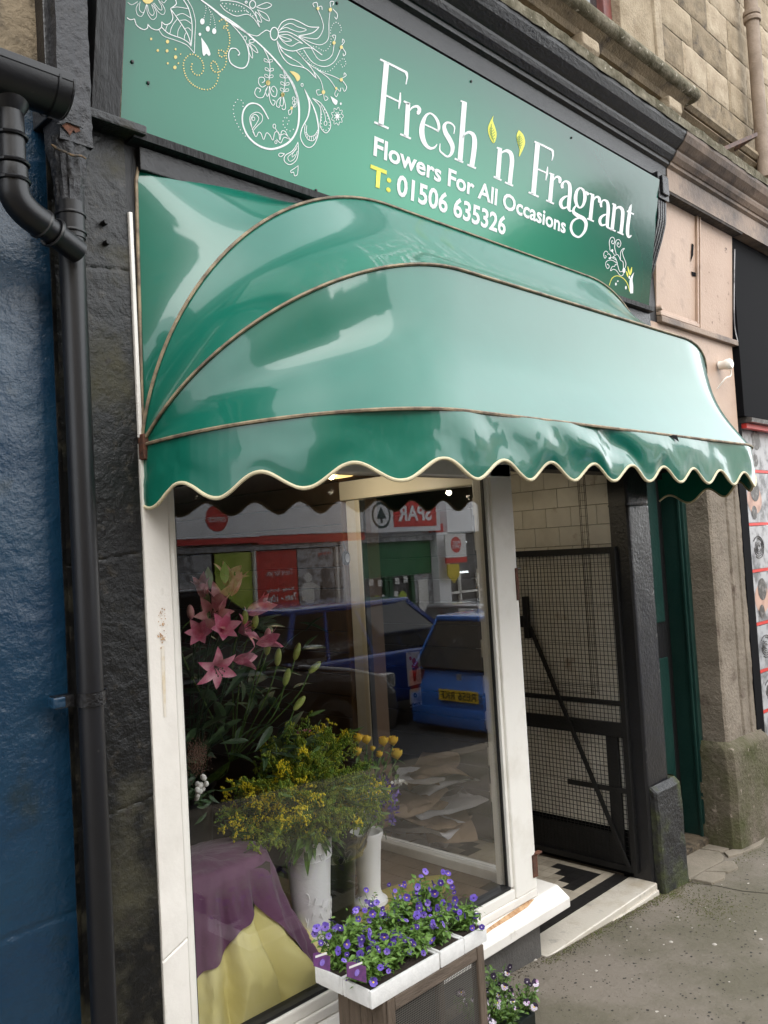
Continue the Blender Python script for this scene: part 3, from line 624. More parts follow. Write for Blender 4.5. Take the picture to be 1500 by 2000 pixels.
# ---- plain lettering
uz = V((0, -SL, 1)).normalized()
def sgt(txt, x0, x1, z0, z1, m, bold=.024):
    cap = (z1-z0)/uz.z; o = text_obj('lettering', txt, m, sg, V((x0, sy(z0, .0016), z0)), (1,0,0), uz, x1-x0, None, bold)
    ys = [v.co.z for v in o.data.vertices]
    # scale the height so capitals reach z1
    base = z0; me = text_mesh('F', 1, bold); cy_ = max(v.co.y for v in me.vertices)
    me2 = text_mesh(txt, 1, bold); w = max(v.co.x for v in me2.vertices)-min(v.co.x for v in me2.vertices)
    fx = (x1-x0)/w; fz = cap/cy_
    for v in o.data.vertices:
        h = (v.co-V((v.co.x, sy(z0, .0016), z0))).dot(uz); v.co = V((v.co.x, sy(z0, .0016), z0)) + uz*(h/fx*fz)
    return o
sgt('Flowers For All Occasions', 2.090, 3.303, 3.017, 3.079, M['sign_white'])
sgt('T:', 2.080, 2.185, 2.916, 2.982, M['sign_yellow'])
sgt('01506 635326', 2.215, 2.866, 2.916, 2.986, M['sign_white'], .026)
# ---- ornament
k = Ink(240, 0, 6.25)
for s_ in ([(50,215),(90,240),(142,230)],[(142,230),(170,310),(250,360),(300,340),(303,295)],[(303,295),(350,345),(420,365),(470,330),(472,265)],[(472,265),(520,300),(580,280),(610,210),(580,105)],
    [(580,105),(720,300),(800,440),(832,560)],[(740,0),(800,100),(840,260),(845,400),(832,565)],[(472,330),(560,410),(720,470),(800,520),(832,565)],[(580,105),(650,50),(640,-10)]): k.stroke(s_, 10)
for s_ in ([(790,0),(850,110),(885,260),(880,420),(872,650)],[(440,365),(500,440),(640,490),(780,550),(872,650)],[(580,105),(660,85),(790,105)],[(655,190),(730,165),(830,220)],[(700,250),(770,245),(835,290)],[(755,350),(800,340),(832,375)],
    [(545,300),(530,340),(520,385)],[(665,230),(600,320),(572,415)],[(715,300),(675,370),(668,450)],[(770,400),(752,440),(752,470)]): k.stroke(s_, 7)
for s_ in ([(290,50),(270,120),(230,198),(180,180),(160,110),(190,40)],[(285,60),(260,140),(235,155),(200,110),(210,20)],[(292,60),(300,160),(360,240),(410,200),(400,120),(350,50)],[(300,60),(320,150),(360,188),(382,150),(350,60)],[(365,35),(430,140),(490,178),(515,130),(480,50),(430,0)],[(380,35),(440,110),(475,120),(470,70),(440,20)],[(60,30),(110,58),(180,20)],[(470,10),(500,35),(530,0)]): k.stroke(s_, 6)
k.stroke([(950,-5,14),(1100,105,20),(1250,230,24),(1400,330,18),(1520,410,14)])
for x, y, a, b_ in ((970,262,28,38),(1037,352,25,34),(1115,380,26,36),(940,418,16,20)): k.dot(x, y, a, ry=b_)
k.fill([(955,455),(965,560),(972,650),(990,682),(1020,655),(1048,682),(1068,655),(1030,560)], 4)
for a in ([(1010,75),(1015,120),(990,215)],[(1045,95),(1075,180),(1062,320)],[(1060,120),(1110,220),(1130,340)]): k.dots(a, 5, 24)
k.out('line_art', M['sign_white'])
k = Ink(240, 0, 6.25); k.dot(305, -25, 72)
for x, y, r_ in ((345,475,13),(545,507,20),(427,615,15),(540,620,17),(643,600,12),(705,660,8),(643,697,20),(548,772,12),(678,772,10),(635,822,20)): k.dot(x, y, r_, ry=r_*1.15)
k.dots([(845,780),(835,840),(880,905),(940,915),(985,850),(970,750),(910,685),(830,662),(760,720),(740,810),(780,950),(880,1050),(1020,1095),(1120,1050),(1165,940),(1160,820),(1110,745),(1075,790),(1100,860),(1170,880),(1250,800),(1260,680),(1220,620),(1165,620),(1190,690),(1250,670),(1300,540),(1300,430),(1270,350),(1225,340),(1250,310),(1280,320),(1240,230),(1175,260)], 9, 28)
k.out('dotted_line_art', M['sign_ochre'])
k = Ink(430, 0, 5.769)
k.stroke([(0,155,10),(200,290,14),(500,550,16),(700,770,18),(830,960,16),(880,1150,14)]); k.stroke([(60,205,5),(200,350,8),(290,480,9),(325,640,11),(290,750,12),(210,765,12),(120,710,12),(95,620,11),(120,550,11),(180,550,10),(220,600,9),(200,625,14)])
k.stroke([(200,300),(300,370),(410,405),(470,370),(520,340),(560,355)], 8); k.ringo(610, 380, 46, 11, 72)
for s_ in ([(650,330),(700,250),(790,215),(880,240),(1000,300),(1115,305)],[(1115,305),(1040,370),(880,405)],[(660,365),(760,360),(870,410),(1000,510),(1150,620)],[(640,460),(700,540),(820,575),(950,540),(1060,545)],[(640,460),(680,600),(780,720),(960,770),(1085,885)],[(1085,885),(1030,770),(860,575)]): k.stroke(s_, 9)
for s_ in ([(660,350),(730,285),(800,265),(870,300),(970,335),(900,360),(820,340),(740,310),(660,345)],[(660,400),(760,390),(850,440),(930,490),(880,480),(800,520),(720,480),(660,410)],[(665,410),(720,460),(770,465),(805,452),(750,430),(665,405)],[(650,480),(730,610),(880,700),(955,770)],[(650,470),(700,580),(810,655)],
    [(880,405),(1000,430),(1100,430),(1160,330),(1150,230),(1100,110)],[(1100,90),(1090,30),(1045,40),(1060,80)],[(1105,80),(1140,70),(1150,110)],[(890,415),(1050,490),(1150,500),(1220,430),(1225,250),(1240,120)],[(1245,80),(1240,20),(1280,20),(1270,60)],[(1270,100),(1320,160),(1310,215),(1290,190)],
    [(1030,545),(1100,660),(1180,680),(1260,620),(1285,490)],[(1290,460),(1300,400),(1265,400),(1280,430)],[(940,560),(1040,700),(1180,750),(1290,690),(1360,540)],[(1370,510),(1400,470),(1380,440),(1375,480)],[(1380,540),(1415,600),(1390,630),(1385,600)],
    [(860,575),(1000,720),(1150,810),(1280,860),(1360,900)],[(1100,790),(1220,880),(1300,990)],[(1040,790),(1130,900),(1165,1030)],[(1375,880),(1420,850),(1400,820),(1395,850)],[(1380,910),(1425,980),(1400,1030),(1380,990)],[(1150,1060),(1100,1070),(1085,1020),(1120,1010)],[(1165,1060),(1180,1130),(1215,1110),(1185,1080)],[(1310,1010),(1290,1060),(1310,1090),(1330,1050)],[(1320,1000),(1350,1030),(1360,990)],
    [(490,550),(545,660),(562,780),(550,900)],[(705,780),(732,880),(715,1045)],
    [(0,50),(60,120),(180,180),(300,160),(380,210),(445,305)],[(445,305),(400,180),(330,90),(200,25),(60,5),(0,10)],[(410,80),(500,100),(580,60),(520,30),(410,75)],[(420,110),(480,200),(555,235),(520,160),(420,110)],[(395,130),(420,220),(468,250),(440,170),(395,130)],
    [(310,490),(330,600),(365,655),(355,560),(310,490)],[(325,480),(370,560),(425,595),(395,530),(325,480)]): k.stroke(s_, 7)
k.ringo(365, 50, 34, 9, 44); k.ringo(280, 430, 18, 6, 24); k.ringo(355, 462, 30, 6, 18); k.ringo(923, 957, 12, 7, 18); k.ringo(293, 24, 12, 8)
for x, y in ((545,690),(557,790),(552,865),(725,868),(733,950),(728,1020)):
    k.stroke([(x,y+12),(x-45,y),(x-48,y-28),(x-18,y-18),(x,y+12)], 6); k.stroke([(x,y+12),(x+40,y+5),(x+42,y-18),(x+14,y-16),(x,y+12)], 6)
k.dots([(25,38),(150,50),(250,80),(330,150),(372,182)], 6, 30); k.dots([(50,70),(100,110),(180,130),(260,120),(310,130)], 6, 30)
k.dots([(900,580),(1000,690),(1110,780),(1200,805),(1260,780),(1330,700),(1390,660),(1415,720),(1380,755),(1360,720)], 5, 26); k.dots([(1020,520),(1090,530),(1170,575),(1230,530),(1250,440),(1245,330),(1290,255),(1340,270),(1365,330),(1340,370)], 5, 26)
k.out('line_art', M['sign_white'])
k = Ink(430, 0, 5.769)
for x, y, r_ in ((1103,95,16),(1242,108,19),(1283,482,18),(1366,532,18),(1366,898,18),(1308,995,13),(1163,1038,20),(540,932,25),(705,1066,22)): k.m = MB(); k.dot(x, y, r_, ry=r_*1.2, d=.002); k.out('ochre_dot', M['sign_ochre'])
k.m = MB(); k.fill([(780,800),(835,808),(892,845),(898,890),(868,915),(840,865)], 4); k.out('ochre_dot', M['sign_ochre'])
k = Ink(440, 130, 6)
k.stroke([(650,0,18),(760,150,24),(840,340,24),(865,540,22),(840,740,20),(740,890,24),(560,965,24),(400,930,22),(270,820,20),(205,670,18),(210,530,18),(270,445,18),(350,432,16),(430,480,14),(508,615,12)], n=8)
for s_ in ([(345,800),(290,650),(300,570),(370,535),(430,570),(430,640),(370,700),(320,760)],[(318,745),(300,620),(345,560),(392,600),(370,660),(312,740)],[(320,760),(360,822),(390,770),(420,785),(450,855),(482,778),(520,800),(558,862),(580,775),(622,770),(640,860),(660,760),(700,760),(735,820),(770,858)],[(585,720),(640,800),(700,790),(768,858)],[(600,850),(650,895),(690,830),(768,860)],
    [(500,230),(470,300),(440,360),(380,360),(345,310),(370,250),(415,270),(400,300)],[(480,215),(430,240),(390,190),(400,130),(450,130),(460,170),(430,190)],[(520,230),(540,330),(590,350),(605,280),(570,230),(540,260),(570,300)],[(515,230),(520,380),(560,455),(585,410),(555,390)],
    [(660,350),(610,400),(600,460),(630,480),(632,455)],[(680,350),(700,430),(705,490),(675,505),(665,485)],[(655,360),(640,440),(670,462),(682,420),(675,360)],[(495,240),(470,290),(495,350),(515,300)],[(838,420),(800,465),(780,490)],[(770,500),(740,520),(750,565),(775,545),(780,505)]): k.stroke(s_, 8)
for x, y in ((800,375),(825,395),(800,425),(815,455)): k.ringo(x, y, 14, 6, 20)
k.ringo(575, 698, 16, 8, 24); k.ringo(593, 885, 13, 7, 18); k.ringo(330, 612, 16, 7, 22)
k.stroke([(925,260,6),(985,420,18),(970,580,16),(900,720,12),(882,830,10),(930,925,10),(1000,945,10),(1060,880,10),(1092,740,14),(1065,560,16),(1000,400,10),(925,260,6)])
k.stroke([(940,670,8),(928,760,8),(965,850,8),(1030,868,8),(1078,810,8)]); k.stroke([(955,690,8),(950,770,8),(990,820,8),(1050,800,8),(1085,740,8)])
for i in range(9):
    a = 2.9-i*.33; k.stroke([(1010+62*math.cos(a), 752+60*math.sin(a)), (1010+84*math.cos(a), 765+100*math.sin(a))], 6)
k.stroke([(1020,370),(1110,470),(1120,600),(1112,700),(1180,778),(1235,700),(1200,560),(1120,430),(1020,370)], 9); k.ringo(1175, 665, 17, 7, 26); k.stroke([(1120,450),(1165,560),(1175,640)], 6)
k.dots([(1130,560),(1125,660),(1140,730),(1190,745),(1220,690),(1200,590),(1150,480)], 6, 34)
k.stroke([(1313+(62+11*math.cos(9*a))*math.cos(a), 582+(92+14*math.cos(9*a))*math.sin(a)) for a in [2*PI*i/72 for i in range(73)]], 6, smooth=False)
k.dot(1313, 582, 22, ry=28)
for i in range(8):
    a = i*PI/4+.3; k.stroke([(1313+20*math.cos(a), 582+24*math.sin(a), 5), (1313+38*math.cos(a), 582+52*math.sin(a), 12)], smooth=False)
k.stroke([(852,885),(790,985),(705,1040),(692,1105),(755,1150),(830,1100),(855,1000),(852,885)], 9); k.stroke([(845,930),(800,1000),(735,1060),(755,1110),(810,1080),(845,990)], 7); k.stroke([(840,960),(790,1020),(785,1060),(820,1030)], 6)
k.stroke([(695,1020),(640,1015),(625,1040),(655,1055),(695,1020)], 8); k.stroke([(857,1160),(800,1200),(765,1225),(775,1245),(800,1238),(812,1280),(845,1260),(855,1160)], 8)
k.fill([(1232,345),(1262,420),(1298,450),(1316,405),(1284,378)], 4); k.dot(1353, 436, 11, ry=16)
k.dots([(235,815),(170,730),(110,600),(95,480),(140,390),(195,400),(210,440),(205,480)], 6, 38); k.dots([(720,740),(770,755),(820,715)], 6, 40); k.dots([(695,600),(675,650),(695,715),(745,640),(720,600)], 6, 40)
k.out('line_art', M['sign_white'])
k = Ink(440, 130, 6); k.dot(503, 190, 25, ry=32, d=.002); k.dot(673, 330, 22, ry=26, d=.002); k.dot(778, 487, 15, ry=20, d=.002); k.out('ochre_dot', M['sign_ochre'])
k = Ink(1170, 440, 14.29)
for s_ in ([(480,800),(435,600),(480,430),(560,400),(610,500),(570,610),(510,570),(510,500),(550,490),(550,540)],[(430,830),(370,740),(310,700),(300,600),(285,470),(330,350),(400,340),(440,430),(400,520),(350,480),(360,430),(390,450)],[(250,760),(190,720),(135,780),(140,880),(170,920),(200,870),(170,840)],[(500,1060),(400,990),(300,970),(200,1020),(190,1130),(240,1210),(285,1150),(240,1080),(230,1110)],[(470,970),(380,910),(330,900),(320,840),(260,790),(240,820)],
    [(380,890),(500,815),(560,880),(600,970),(670,1030),(680,1200)],[(600,960),(600,780),(640,680),(710,645),(655,740),(680,870),(750,1060),(730,1190)],[(380,890),(450,910),(500,1020),(530,1150),(580,1290),(660,1280)],[(500,1110),(460,1090),(430,1150),(370,1150),(320,1270),(400,1230),(480,1260),(570,1380),(640,1410),(690,1340)]): k.stroke(s_, 15)
k.dot(695, 1260, 42, ry=75); k.dot(370, 705, 28, ry=40); k.dot(298, 920, 34, ry=24)
k.stroke([(975,1320,6),(900,1500,70),(900,1700,100),(910,1900,80)]); k.dot(845, 1450, 22, ry=45); k.dot(470,1640,24,ry=40); k.dot(750,1740,24,ry=50); k.dot(525,1560,20)
k.out('line_art', M['sign_white'])
k = Ink(1170, 440, 14.29); k.stroke([(285,1680),(350,1500),(450,1420),(560,1420),(700,1500),(800,1650),(860,1850)], 18)
for s_ in ([(800,1140,8),(830,1280,45),(860,1400,15)],[(915,1165,8),(895,1280,45),(875,1390,10)],[(765,1280,12),(790,1370,45),(812,1450,10)]): k.stroke(s_)
k.out('line_art', M['sign_yellow'])

# ================================================================== PEACH FASCIA + NEIGHBOUR (right)
pf = empty('peach_fascia', (4.7, 0, 2.8), 'peach painted wooden fascia with grimy cornice right of the green sign', 'fascia')
prof2 = [(.05, 3.455), (-.100, 3.455), (-.104, 3.572), (-.122, 3.582), (-.126, 3.596), (-.134, 3.598), (-.154, 3.618), (-.162, 3.634), (-.164, 3.645), (-.176, 3.652), (-.208, 3.678), (-.224, 3.706), (-.228, 3.722), (.05, 3.735)]
MB().prism(prof2, XE+.002, 12).build('cornice_moulding', M['peach_dirt_shade'], pf)
MB().box(XE, 5.25, -.098, -.0, 3.44, 3.453).build('soffit', pm('soot', (.035,.028,.023), .9, (.09,.07,.055), 10, .5, .7, .7, 30), pf)
q = MB(); q.prism([(.04, 2.80), (.0, 2.80), (-.045, 3.438), (.04, 3.438)], 4.235, 4.705); q.build('panel', M['peach'], pf, False, .002)
q = MB(); q.prism([(.04, 2.80), (.0, 2.80), (-.045, 3.438), (.04, 3.438)], 4.755, 5.222); q.build('panel', pm('peach_cracked', (.46,.33,.25), .6, (.42,.295,.22), 5, .4, .7, .3, 60, c3=(.10,.055,.035), ns3=20, lo3=.64, hi3=.70), pf, False, .002)
for i, (a, b_) in enumerate(((4.707, 4.720), (4.724, 4.737), (4.741, 4.753))):
    q = MB(); q.prism([(.04, 2.80), (-.014+.006*(i == 1), 2.80), (-.059+.006*(i == 1), 3.438), (.04, 3.438)], a, b_); q.build('mullion', M['peach'], pf, False, .002)
q = MB(); q.box(4.235, 4.705, -.026, .0, 2.802, 2.822); q.box(4.235, 4.705, -.014, .0, 2.823, 2.838); q.build('bottom_bead', M['peach'], pf, False, .003)
MB().box(4.235, 5.235, -.03, .02, 2.765, 2.799).build('bottom_rail', M['peach_dirt_shade'], pf, False, .004)  # rail's shadow painted in with the cornice's grimy dark peach
MB().box(4.13, 5.20, -.002, .1, 2.10, 2.764).build('lower_band', M['peach'], pf)
p = onY(1286, 602, -.01); q = MB(); q.lathe((p.x, p.y, p.z), [(0, -.022), (.012, -.022), (.015, -.016), (.015, 0)], 12, axis=1); q.build('knob', M['peach'], pf, True)
q = MB(); q.tube(spline([(5.235, -.05, 3.36), (5.215, -.035, 3.1), (5.22, -.02, 2.9), (5.225, -.03, 2.79)], 6), .003, 6); q.build('cable', M['photo_grey'], pf, True)
q = MB(); s0 = [(onP(px, py, V((0,1,.0705)), V((0,-.003,2.80)))) for px, py in ((1350,530),(1358,532),(1364,541),(1352,539))]; q.add(s0, [(0,1,2,3)])
s0 = [(onP(px, py, V((0,1,.0705)), V((0,-.003,2.80)))) for px, py in ((1351,475),(1355,478),(1354,498),(1349,512))]; q.add(s0, [(0,1,2,3)]); q.build('paint_hole', M['black'], pf)

nf = empty('neighbour_fascia', (6, 0, 2.3), 'plain black fascia board of the next shop at the far right', 'fascia')
MB().box(5.24, 12, -.03, .1, 2.335, 3.45).build('board', M['black'], nf, False, .004)
MB().prism([(-.03, 2.335), (-.06, 2.325), (-.055, 2.30), (.1, 2.30), (.1, 2.334), (-.03, 2.3345)], 5.28, 12).build('bottom_trim', M['photo_hair'], nf)
MB().box(5.29, 12, -.02, .02, 2.268, 2.298).build('red_strip', M['sign_red'], nf)
nb = empty('neighbour_window', (6, 0, 0), 'black upright frame with white window frame behind hair posters', 'window')
MB().box(5.150, 5.262, .0, .12, gz(5.2)-.05, 2.30).build('black_upright', M['black'], nb, False, .004)
MB().box(5.262, 12, .10, .14, gz(5.5), 2.28).build('backing', M['white_wall'], nb)
for x in (5.86, 6.4, 7.2): MB().box(x, x+.05, .04, .10, gz(6)+.1, 2.2).build('white_upright', M['white_pvc'], nb, False, .004)
zs = [onY(1476, y, .05).z for y in (826, 921, 1024, 1115, 1220, 1315, 1397, 1480)]
nm = ['grey photo poster of a bearded face under the black fascia', 'small pink toned photo poster of a face behind the awning corner', 'grey photo poster of a patterned shaved head, third from top', 'photo poster of a man seen from behind with warm skin tone', 'grey photo poster of swirling shaved hair lines beside the pier', 'dark grey photo poster of swirls, second from the bottom', 'lowest hair photo poster at the right picture edge']
for i in range(7):
    z1, z0 = zs[i]-.012, zs[i+1]+.012; po = empty('hair_poster', (5.55, .05, z0), nm[i], 'poster', 'hair posters in the next shop window')
    x0, x1 = (5.275, 5.80) if i else (5.34, 5.9)
    MB().box(x0, x1, .044, .054, z0, z1).build('sheet', M['photo_grey'], po)
    h = z1-z0; cxp = (x0+x1)/2-.05
    q = MB(); q.lathe((cxp, .0425, (z0+z1)/2-.01), [(0, 0), (h*.30, 0)], 18, axis=1); q.v = [(cxp+(x-cxp)*1.25, y, z) for x, y, z in q.v]; q.build('printed_head', M['photo_skin'] if i in (1, 3) else M['photo_grey'], po)
    q = MB()
    if i in (2, 4, 5, 6):
        for j in range(5):
            rr_ = h*(.06+.05*j); q.tube([(cxp+rr_*1.25*math.cos(a), .041, (z0+z1)/2+rr_*math.sin(a)) for a in [PI*(.1+j*.3)+PI*1.5*t/12 for t in range(13)]], .0035, 4)
    else:
        q.lathe((cxp+.01, .041, (z0+z1)/2+h*.15), [(0, 0), (h*.23, 0)], 14, axis=1)
        q.lathe((cxp-.02, .041, (z0+z1)/2-h*.30), [(0, 0), (h*.14, 0)], 14, axis=1)
    q.build('printed_hair', M['photo_hair'], po)
    MB().box(x0, x1, .043, .055, z0-.020, z0-.002).build('red_border', M['sign_red'], po)
al = empty('alarm_bell', (5.2, -.05, 2.6), 'small white round weatherproof fitting on the peach band by the awning', 'fitting')
p = onY(1418, 712, -.05); al.location = p; 
q = MB(); q.lathe((p.x, p.y, p.z), [(0, -.035), (.025, -.035), (.032, -.026), (.032, .0), (.026, .01), (.026, .04)], 20, axis=1); q.build('cap', M['white_pvc'], al, True)
q = MB(); q.box(p.x+.022, p.x+.042, -.068, -.035, p.z-.02, p.z+.034); q.build('clip', M['white_pvc'], al, False, .006)
q = MB(); q.tube(spline([(p.x+.04, -.06, p.z-.03), (p.x+.03, -.06, p.z-.065), (p.x-.02, -.055, p.z-.08), (p.x-.045, -.045, p.z-.10), (p.x-.05, -.01, p.z-.14)], 5), .004, 6); q.build('cable', M['white_pvc'], al, True)

# stone pier between the green door and the posters
sp_ = empty('stone_pier', (4.9, .1, gz(4.9)), 'brown stone pilaster with mossy swollen base right of the green door', 'pier')
def pierf(u, v):
    P = [(4.70,.16),(4.70,.005),(4.715,-.004),(4.92,-.004),(4.93,.008),(4.945,.008),(4.955,-.004),(5.04,-.004),(5.05,.01),(5.065,.01),(5.075,-.002),(5.13,-.002),(5.15,.02),(5.15,.14)]
    t = u*(len(P)-1); i = min(len(P)-2, int(t)); f = t-i; x = P[i][0]+(P[i+1][0]-P[i][0])*f; y = P[i][1]+(P[i+1][1]-P[i][1])*f; z = .40+v*1.72
    d = .003*fbm(x*7+y*7, z*5)+.0012*fbm(x*28+y*20, z*24)
    return (x+d*.5, y-d, z)
q = MB(); q.grid(pierf, 104, 220); q.build('shaft', M['pier'], sp_, True)
def basef(u, v):
    P = [(4.655,.16),(4.655,-.01),(4.68,-.045),(4.9,-.055),(5.20,-.045),(5.235,-.01),(5.235,.14)]
    t = u*(len(P)-1); i = min(len(P)-2, int(t)); f = t-i; x = P[i][0]+(P[i+1][0]-P[i][0])*f; y = P[i][1]+(P[i+1][1]-P[i][1])*f
    zt = .475-.03*(x-4.66); z = gz(x)-.03+v*(zt-gz(x)+.03); top = max(0, (v-.9)/.1)**2; y += top*.05; x += (4.93-x)*top*.07
    d = .006*fbm(x*4+y*3, z*4)+.002*fbm(x*14, z*14+y*9)
    return (x+d*.4, y-d-.012*(1-v), z)
q = MB(); q.grid(basef, 84, 70); q.box(4.68, 5.2, -.005, .14, -.2, .452); q.build('base', M['pier_base'], sp_, True)

# green door, recessed between black pier and stone pier
gd = empty('green_door', (4.35, .2, gz(4.3)), 'dark green narrow closed door and frame between black and stone piers', 'door')
MB().box(4.655, 4.700, .13, .27, gz(4.7)-.05, 2.25).build('door_frame', M['green_paint'], gd, False, .004)
MB().box(4.64, 4.655, .145, .16, gz(4.7)-.05, 2.25).build('frame_bead', M['green_paint'], gd, False, .003)
MB().box(4.02, 4.11, .10, .14, gz(4)-.05, 2.25).build('door_frame', M['green_paint'], gd, False, .004)
MB().box(4.11, 4.125, .13, .15, gz(4)-.05, 2.25).build('frame_bead', M['green_paint'], gd, False, .003)
MB().box(4.12, 4.66, .26, .30, gz(4)-.05, 2.25).build('door_leaf', M['black_wood'], gd)
for z0, z1 in ((.25, .95), (1.15, 1.95)): MB().box(4.20, 4.58, .245, .26, z0, z1).build('door_panel', M['green_paint'], gd, False, .006)
MB().box(4.02, 4.70, .10, .3, 2.25, 2.6).build('transom', M['green_paint'], gd)
MB().box(4.0, 4.70, .12, .3, gz(4.2)-.1, gz(4.3)+.03).build('threshold', M['stone_dark'], gd, False, .006)

# black pier on the right of the entrance
rp_ = empty('black_pilaster', (3.9, 0, gz(3.9)), 'black painted pilaster with moss on its stepped foot right of the gate', 'pier')
def pilf(u, v):
    P = [(3.790,.098),(3.768,.094),(3.772,.005),(3.782,-.004),(3.985,-.004),(3.995,.006),(3.995,.16)]
    t = u*(len(P)-1); i = min(len(P)-2, int(t)); f = t-i; x = P[i][0]+(P[i+1][0]-P[i][0])*f; y = P[i][1]+(P[i+1][1]-P[i][1])*f; z = -.12+v*2.4
    d = .0012*fbm(x*9+y*9, z*7)+.0004*fbm(x*40, z*40); d -= .004*math.exp(-((z-1.80)/.003)**2)
    return (x+d*.3, y-d, z)
q = MB(); q.grid(pilf, 72, 300); q.build('shaft', M['grey_paint'], rp_, True)
def plf(u, v):
    P = [(3.792,.02),(3.792,-.030),(3.800,-.042),(4.040,-.042),(4.056,-.030),(4.056,.14)]
    t = u*(len(P)-1); i = min(len(P)-2, int(t)); f = t-i; x = P[i][0]+(P[i+1][0]-P[i][0])*f; y = P[i][1]+(P[i+1][1]-P[i][1])*f
    z = -.14+v*.58; s_ = max(0, (z-.415)/.025); y = y+.03*s_*(1 if y < 0 else 0)
    d = .004*fbm(x*9+y*9, z*9); return (x+d*.3, y-d-.008*(1-v), z)
q = MB(); q.grid(plf, 60, 110); q.box(3.80, 4.05, -.008, .12, -.15, .436)
q.build('foot', pm('mossy_black', (.016,.016,.016), .45, (.060,.072,.014), 4.0, .47, .64, .8, 50, c3=(.012,.012,.011), ns3=14, lo3=.5, hi3=.7, rough2=.9), rp_, True)
MB().box(3.806, 4.10, .16, .5, -.2, 2.3).build('core', M['black_wood'], rp_)
# lintel over the entrance and behind the awning
MB().box(2.84, 4.10, .0, .2, 1.99, 2.12).build('entrance_lintel', M['black_wood'], co)

# ================================================================== AWNING
aw = empty('awning', (2.64, 0, 1.95), 'green vinyl dutch canopy awning with scalloped cream edged valance', 'awning')
XL, XR, ZP = 1.178, 4.105, 1.965
NH = 96
def hoop(k):
    """half of a hoop as (offset from end, reach) then full 3d line"""
    a, b = {1: (.84, .83), 2: (.75, .713), 3: (.56, .668)}.get(k, (0, 0))
    dirv = {0: (0, 1), 1: (-.201, .980), 2: (-.739, .673), 3: (-.9985, .048)}[k]
    half = []
    n1 = 34
    for i in range(n1+1):
        t = i/n1
        if k == 0:
            s_ = t*(.795+.86); cr_ = .05
            if s_ < .745: u, r_ = .006+.02*s_, s_
            elif s_ < .745+.078: ph = (s_-.745)/.078*PI/2; u, r_ = .02+cr_*(1-math.cos(ph)), .745+cr_*math.sin(ph)
            else: u = .07+(s_-.823); r_ = .795+.010*min(1, (u-.07)/.3)
        else:
            ph = t*PI/2; e = 1.0
            u, r_ = a*(1-math.cos(ph)**1.0), b*math.sin(ph)
            u += .012*math.sin(PI*t)
        half.append((u, r_))
    L = XR-XL; pts = [(XL+u, r_) for u, r_ in half]; umax = half[-1][0]
    nm_ = 44
    for i in range(1, nm_): pts.append((XL+umax+(L-2*umax)*i/nm_, half[-1][1]))
    pts += [(XR-u, r_) for u, r_ in reversed(half)]
    return [V((x, dirv[0]*r_-.004, ZP+dirv[1]*r_)) for x, r_ in pts]
HP = [hoop(i) for i in range(4)]; NP = len(HP[0])
def bulge(k, i, t, p):
    """slack in the cloth between hoops"""
    A, B = HP[k][i], HP[k+1][i]; c = V((2.64, .35, 1.7)); n = (p-c).normalized()
    w = (A-B).length; s_ = math.sin(PI*t)
    d = (-.03 if k == 0 else -.045)*w*s_*4*.5
    end = min(1, i/30., (NP-1-i)/30.)
    d += .0008*fbm(p.x*1.2, p.z*2+k, 0, 2)*s_*end
    if k == 2 and p.x < 1.9: d += .006*math.sin(t*9+p.x*5)*math.exp(-((p.x-1.45)/.2)**2)*s_
    return n*d
for k_ in range(3):
    nv = 16; q = MB()
    def pf_(u, v, k_=k_):
        i = round(u*(NP-1)); p = HP[k_][i].lerp(HP[k_+1][i], v); return p+bulge(k_, i, v, p)
    q.grid(pf_, NP-1, nv); o = q.build('cloth_panel', M['awning'], aw, True)
# valance
arc = [0]
for i in range(1, NP): arc.append(arc[-1]+(HP[3][i]-HP[3][i-1]).length)
fine = []
LAM = .2345
NF = 900; j = 0
for i in range(NF+1):
    s_ = arc[-1]*i/NF
    while j < NP-2 and arc[j+1] < s_: j += 1
    f = (s_-arc[j])/max(1e-6, arc[j+1]-arc[j]); fine.append((s_, HP[3][j].lerp(HP[3][j+1], f)))
def vdrop(s_): return .146+.026*math.cos(2*PI*(s_-.035)/LAM) + .006*math.sin(s_*2.1)
def outn(i):
    a = fine[max(0, i-3)][1]; b = fine[min(NF, i+3)][1]; t = (b-a).normalized(); return V((t.y, -t.x, 0)).normalized()
def creases(x, v):
    d = 0
    for cx_, ph, amp, wd, sl in ((2.05,.3,.018,.10,.35),(2.30,1.2,.020,.09,.9),(2.55,.2,-.016,.07,1.0),(2.75,2.,.012,.16,.8),(3.05,.6,.012,.20,.6),(3.35,.1,-.010,.12,.4),(1.75,.1,.012,.07,.2),(1.50,.2,-.010,.09,-.3),(3.62,.1,.012,.07,.5),(1.36,.1,.008,.05,-.2),(3.78,.1,-.010,.04,.3)):
        d += amp*math.exp(-((x-cx_-sl*(v-.5)*.25)/wd)**2)*math.sin(PI*min(1, .15+v*.85))
    d += .005*fbm(x*5, v*1.2+x*2, 0, 2)*min(1, v*2) + .0012*fbm(x*17, v*3, 0, 2)*min(1, v*3)
    return d*(1 if x < 2.7 else max(.45, 1-(x-2.7)*.9))
def valf(u, v):
    i = round(u*NF); s_, p = fine[i]; n = outn(i); d = creases(p.x, v) if .15 < s_ < arc[-1]-.1 else .004*fbm(s_*12, v*2)
    return p + V((0, 0, -v*vdrop(s_))) + n*(d+.006*v)
q = MB(); q.grid(valf, NF, 14); val = q.build('valance', M['awning'], aw, True)
q = MB(); q.tube([V(valf(i/NF, 1.))+V((0,0,.0014*fbm(i*.06,1))) for i in range(0, NF+1, 2)], [.0050+.0011*fbm(i*.05, 3) for i in range(0, NF+1, 2)], 8); q.build('scalloped_piping', M['piping_cream'], val, True)
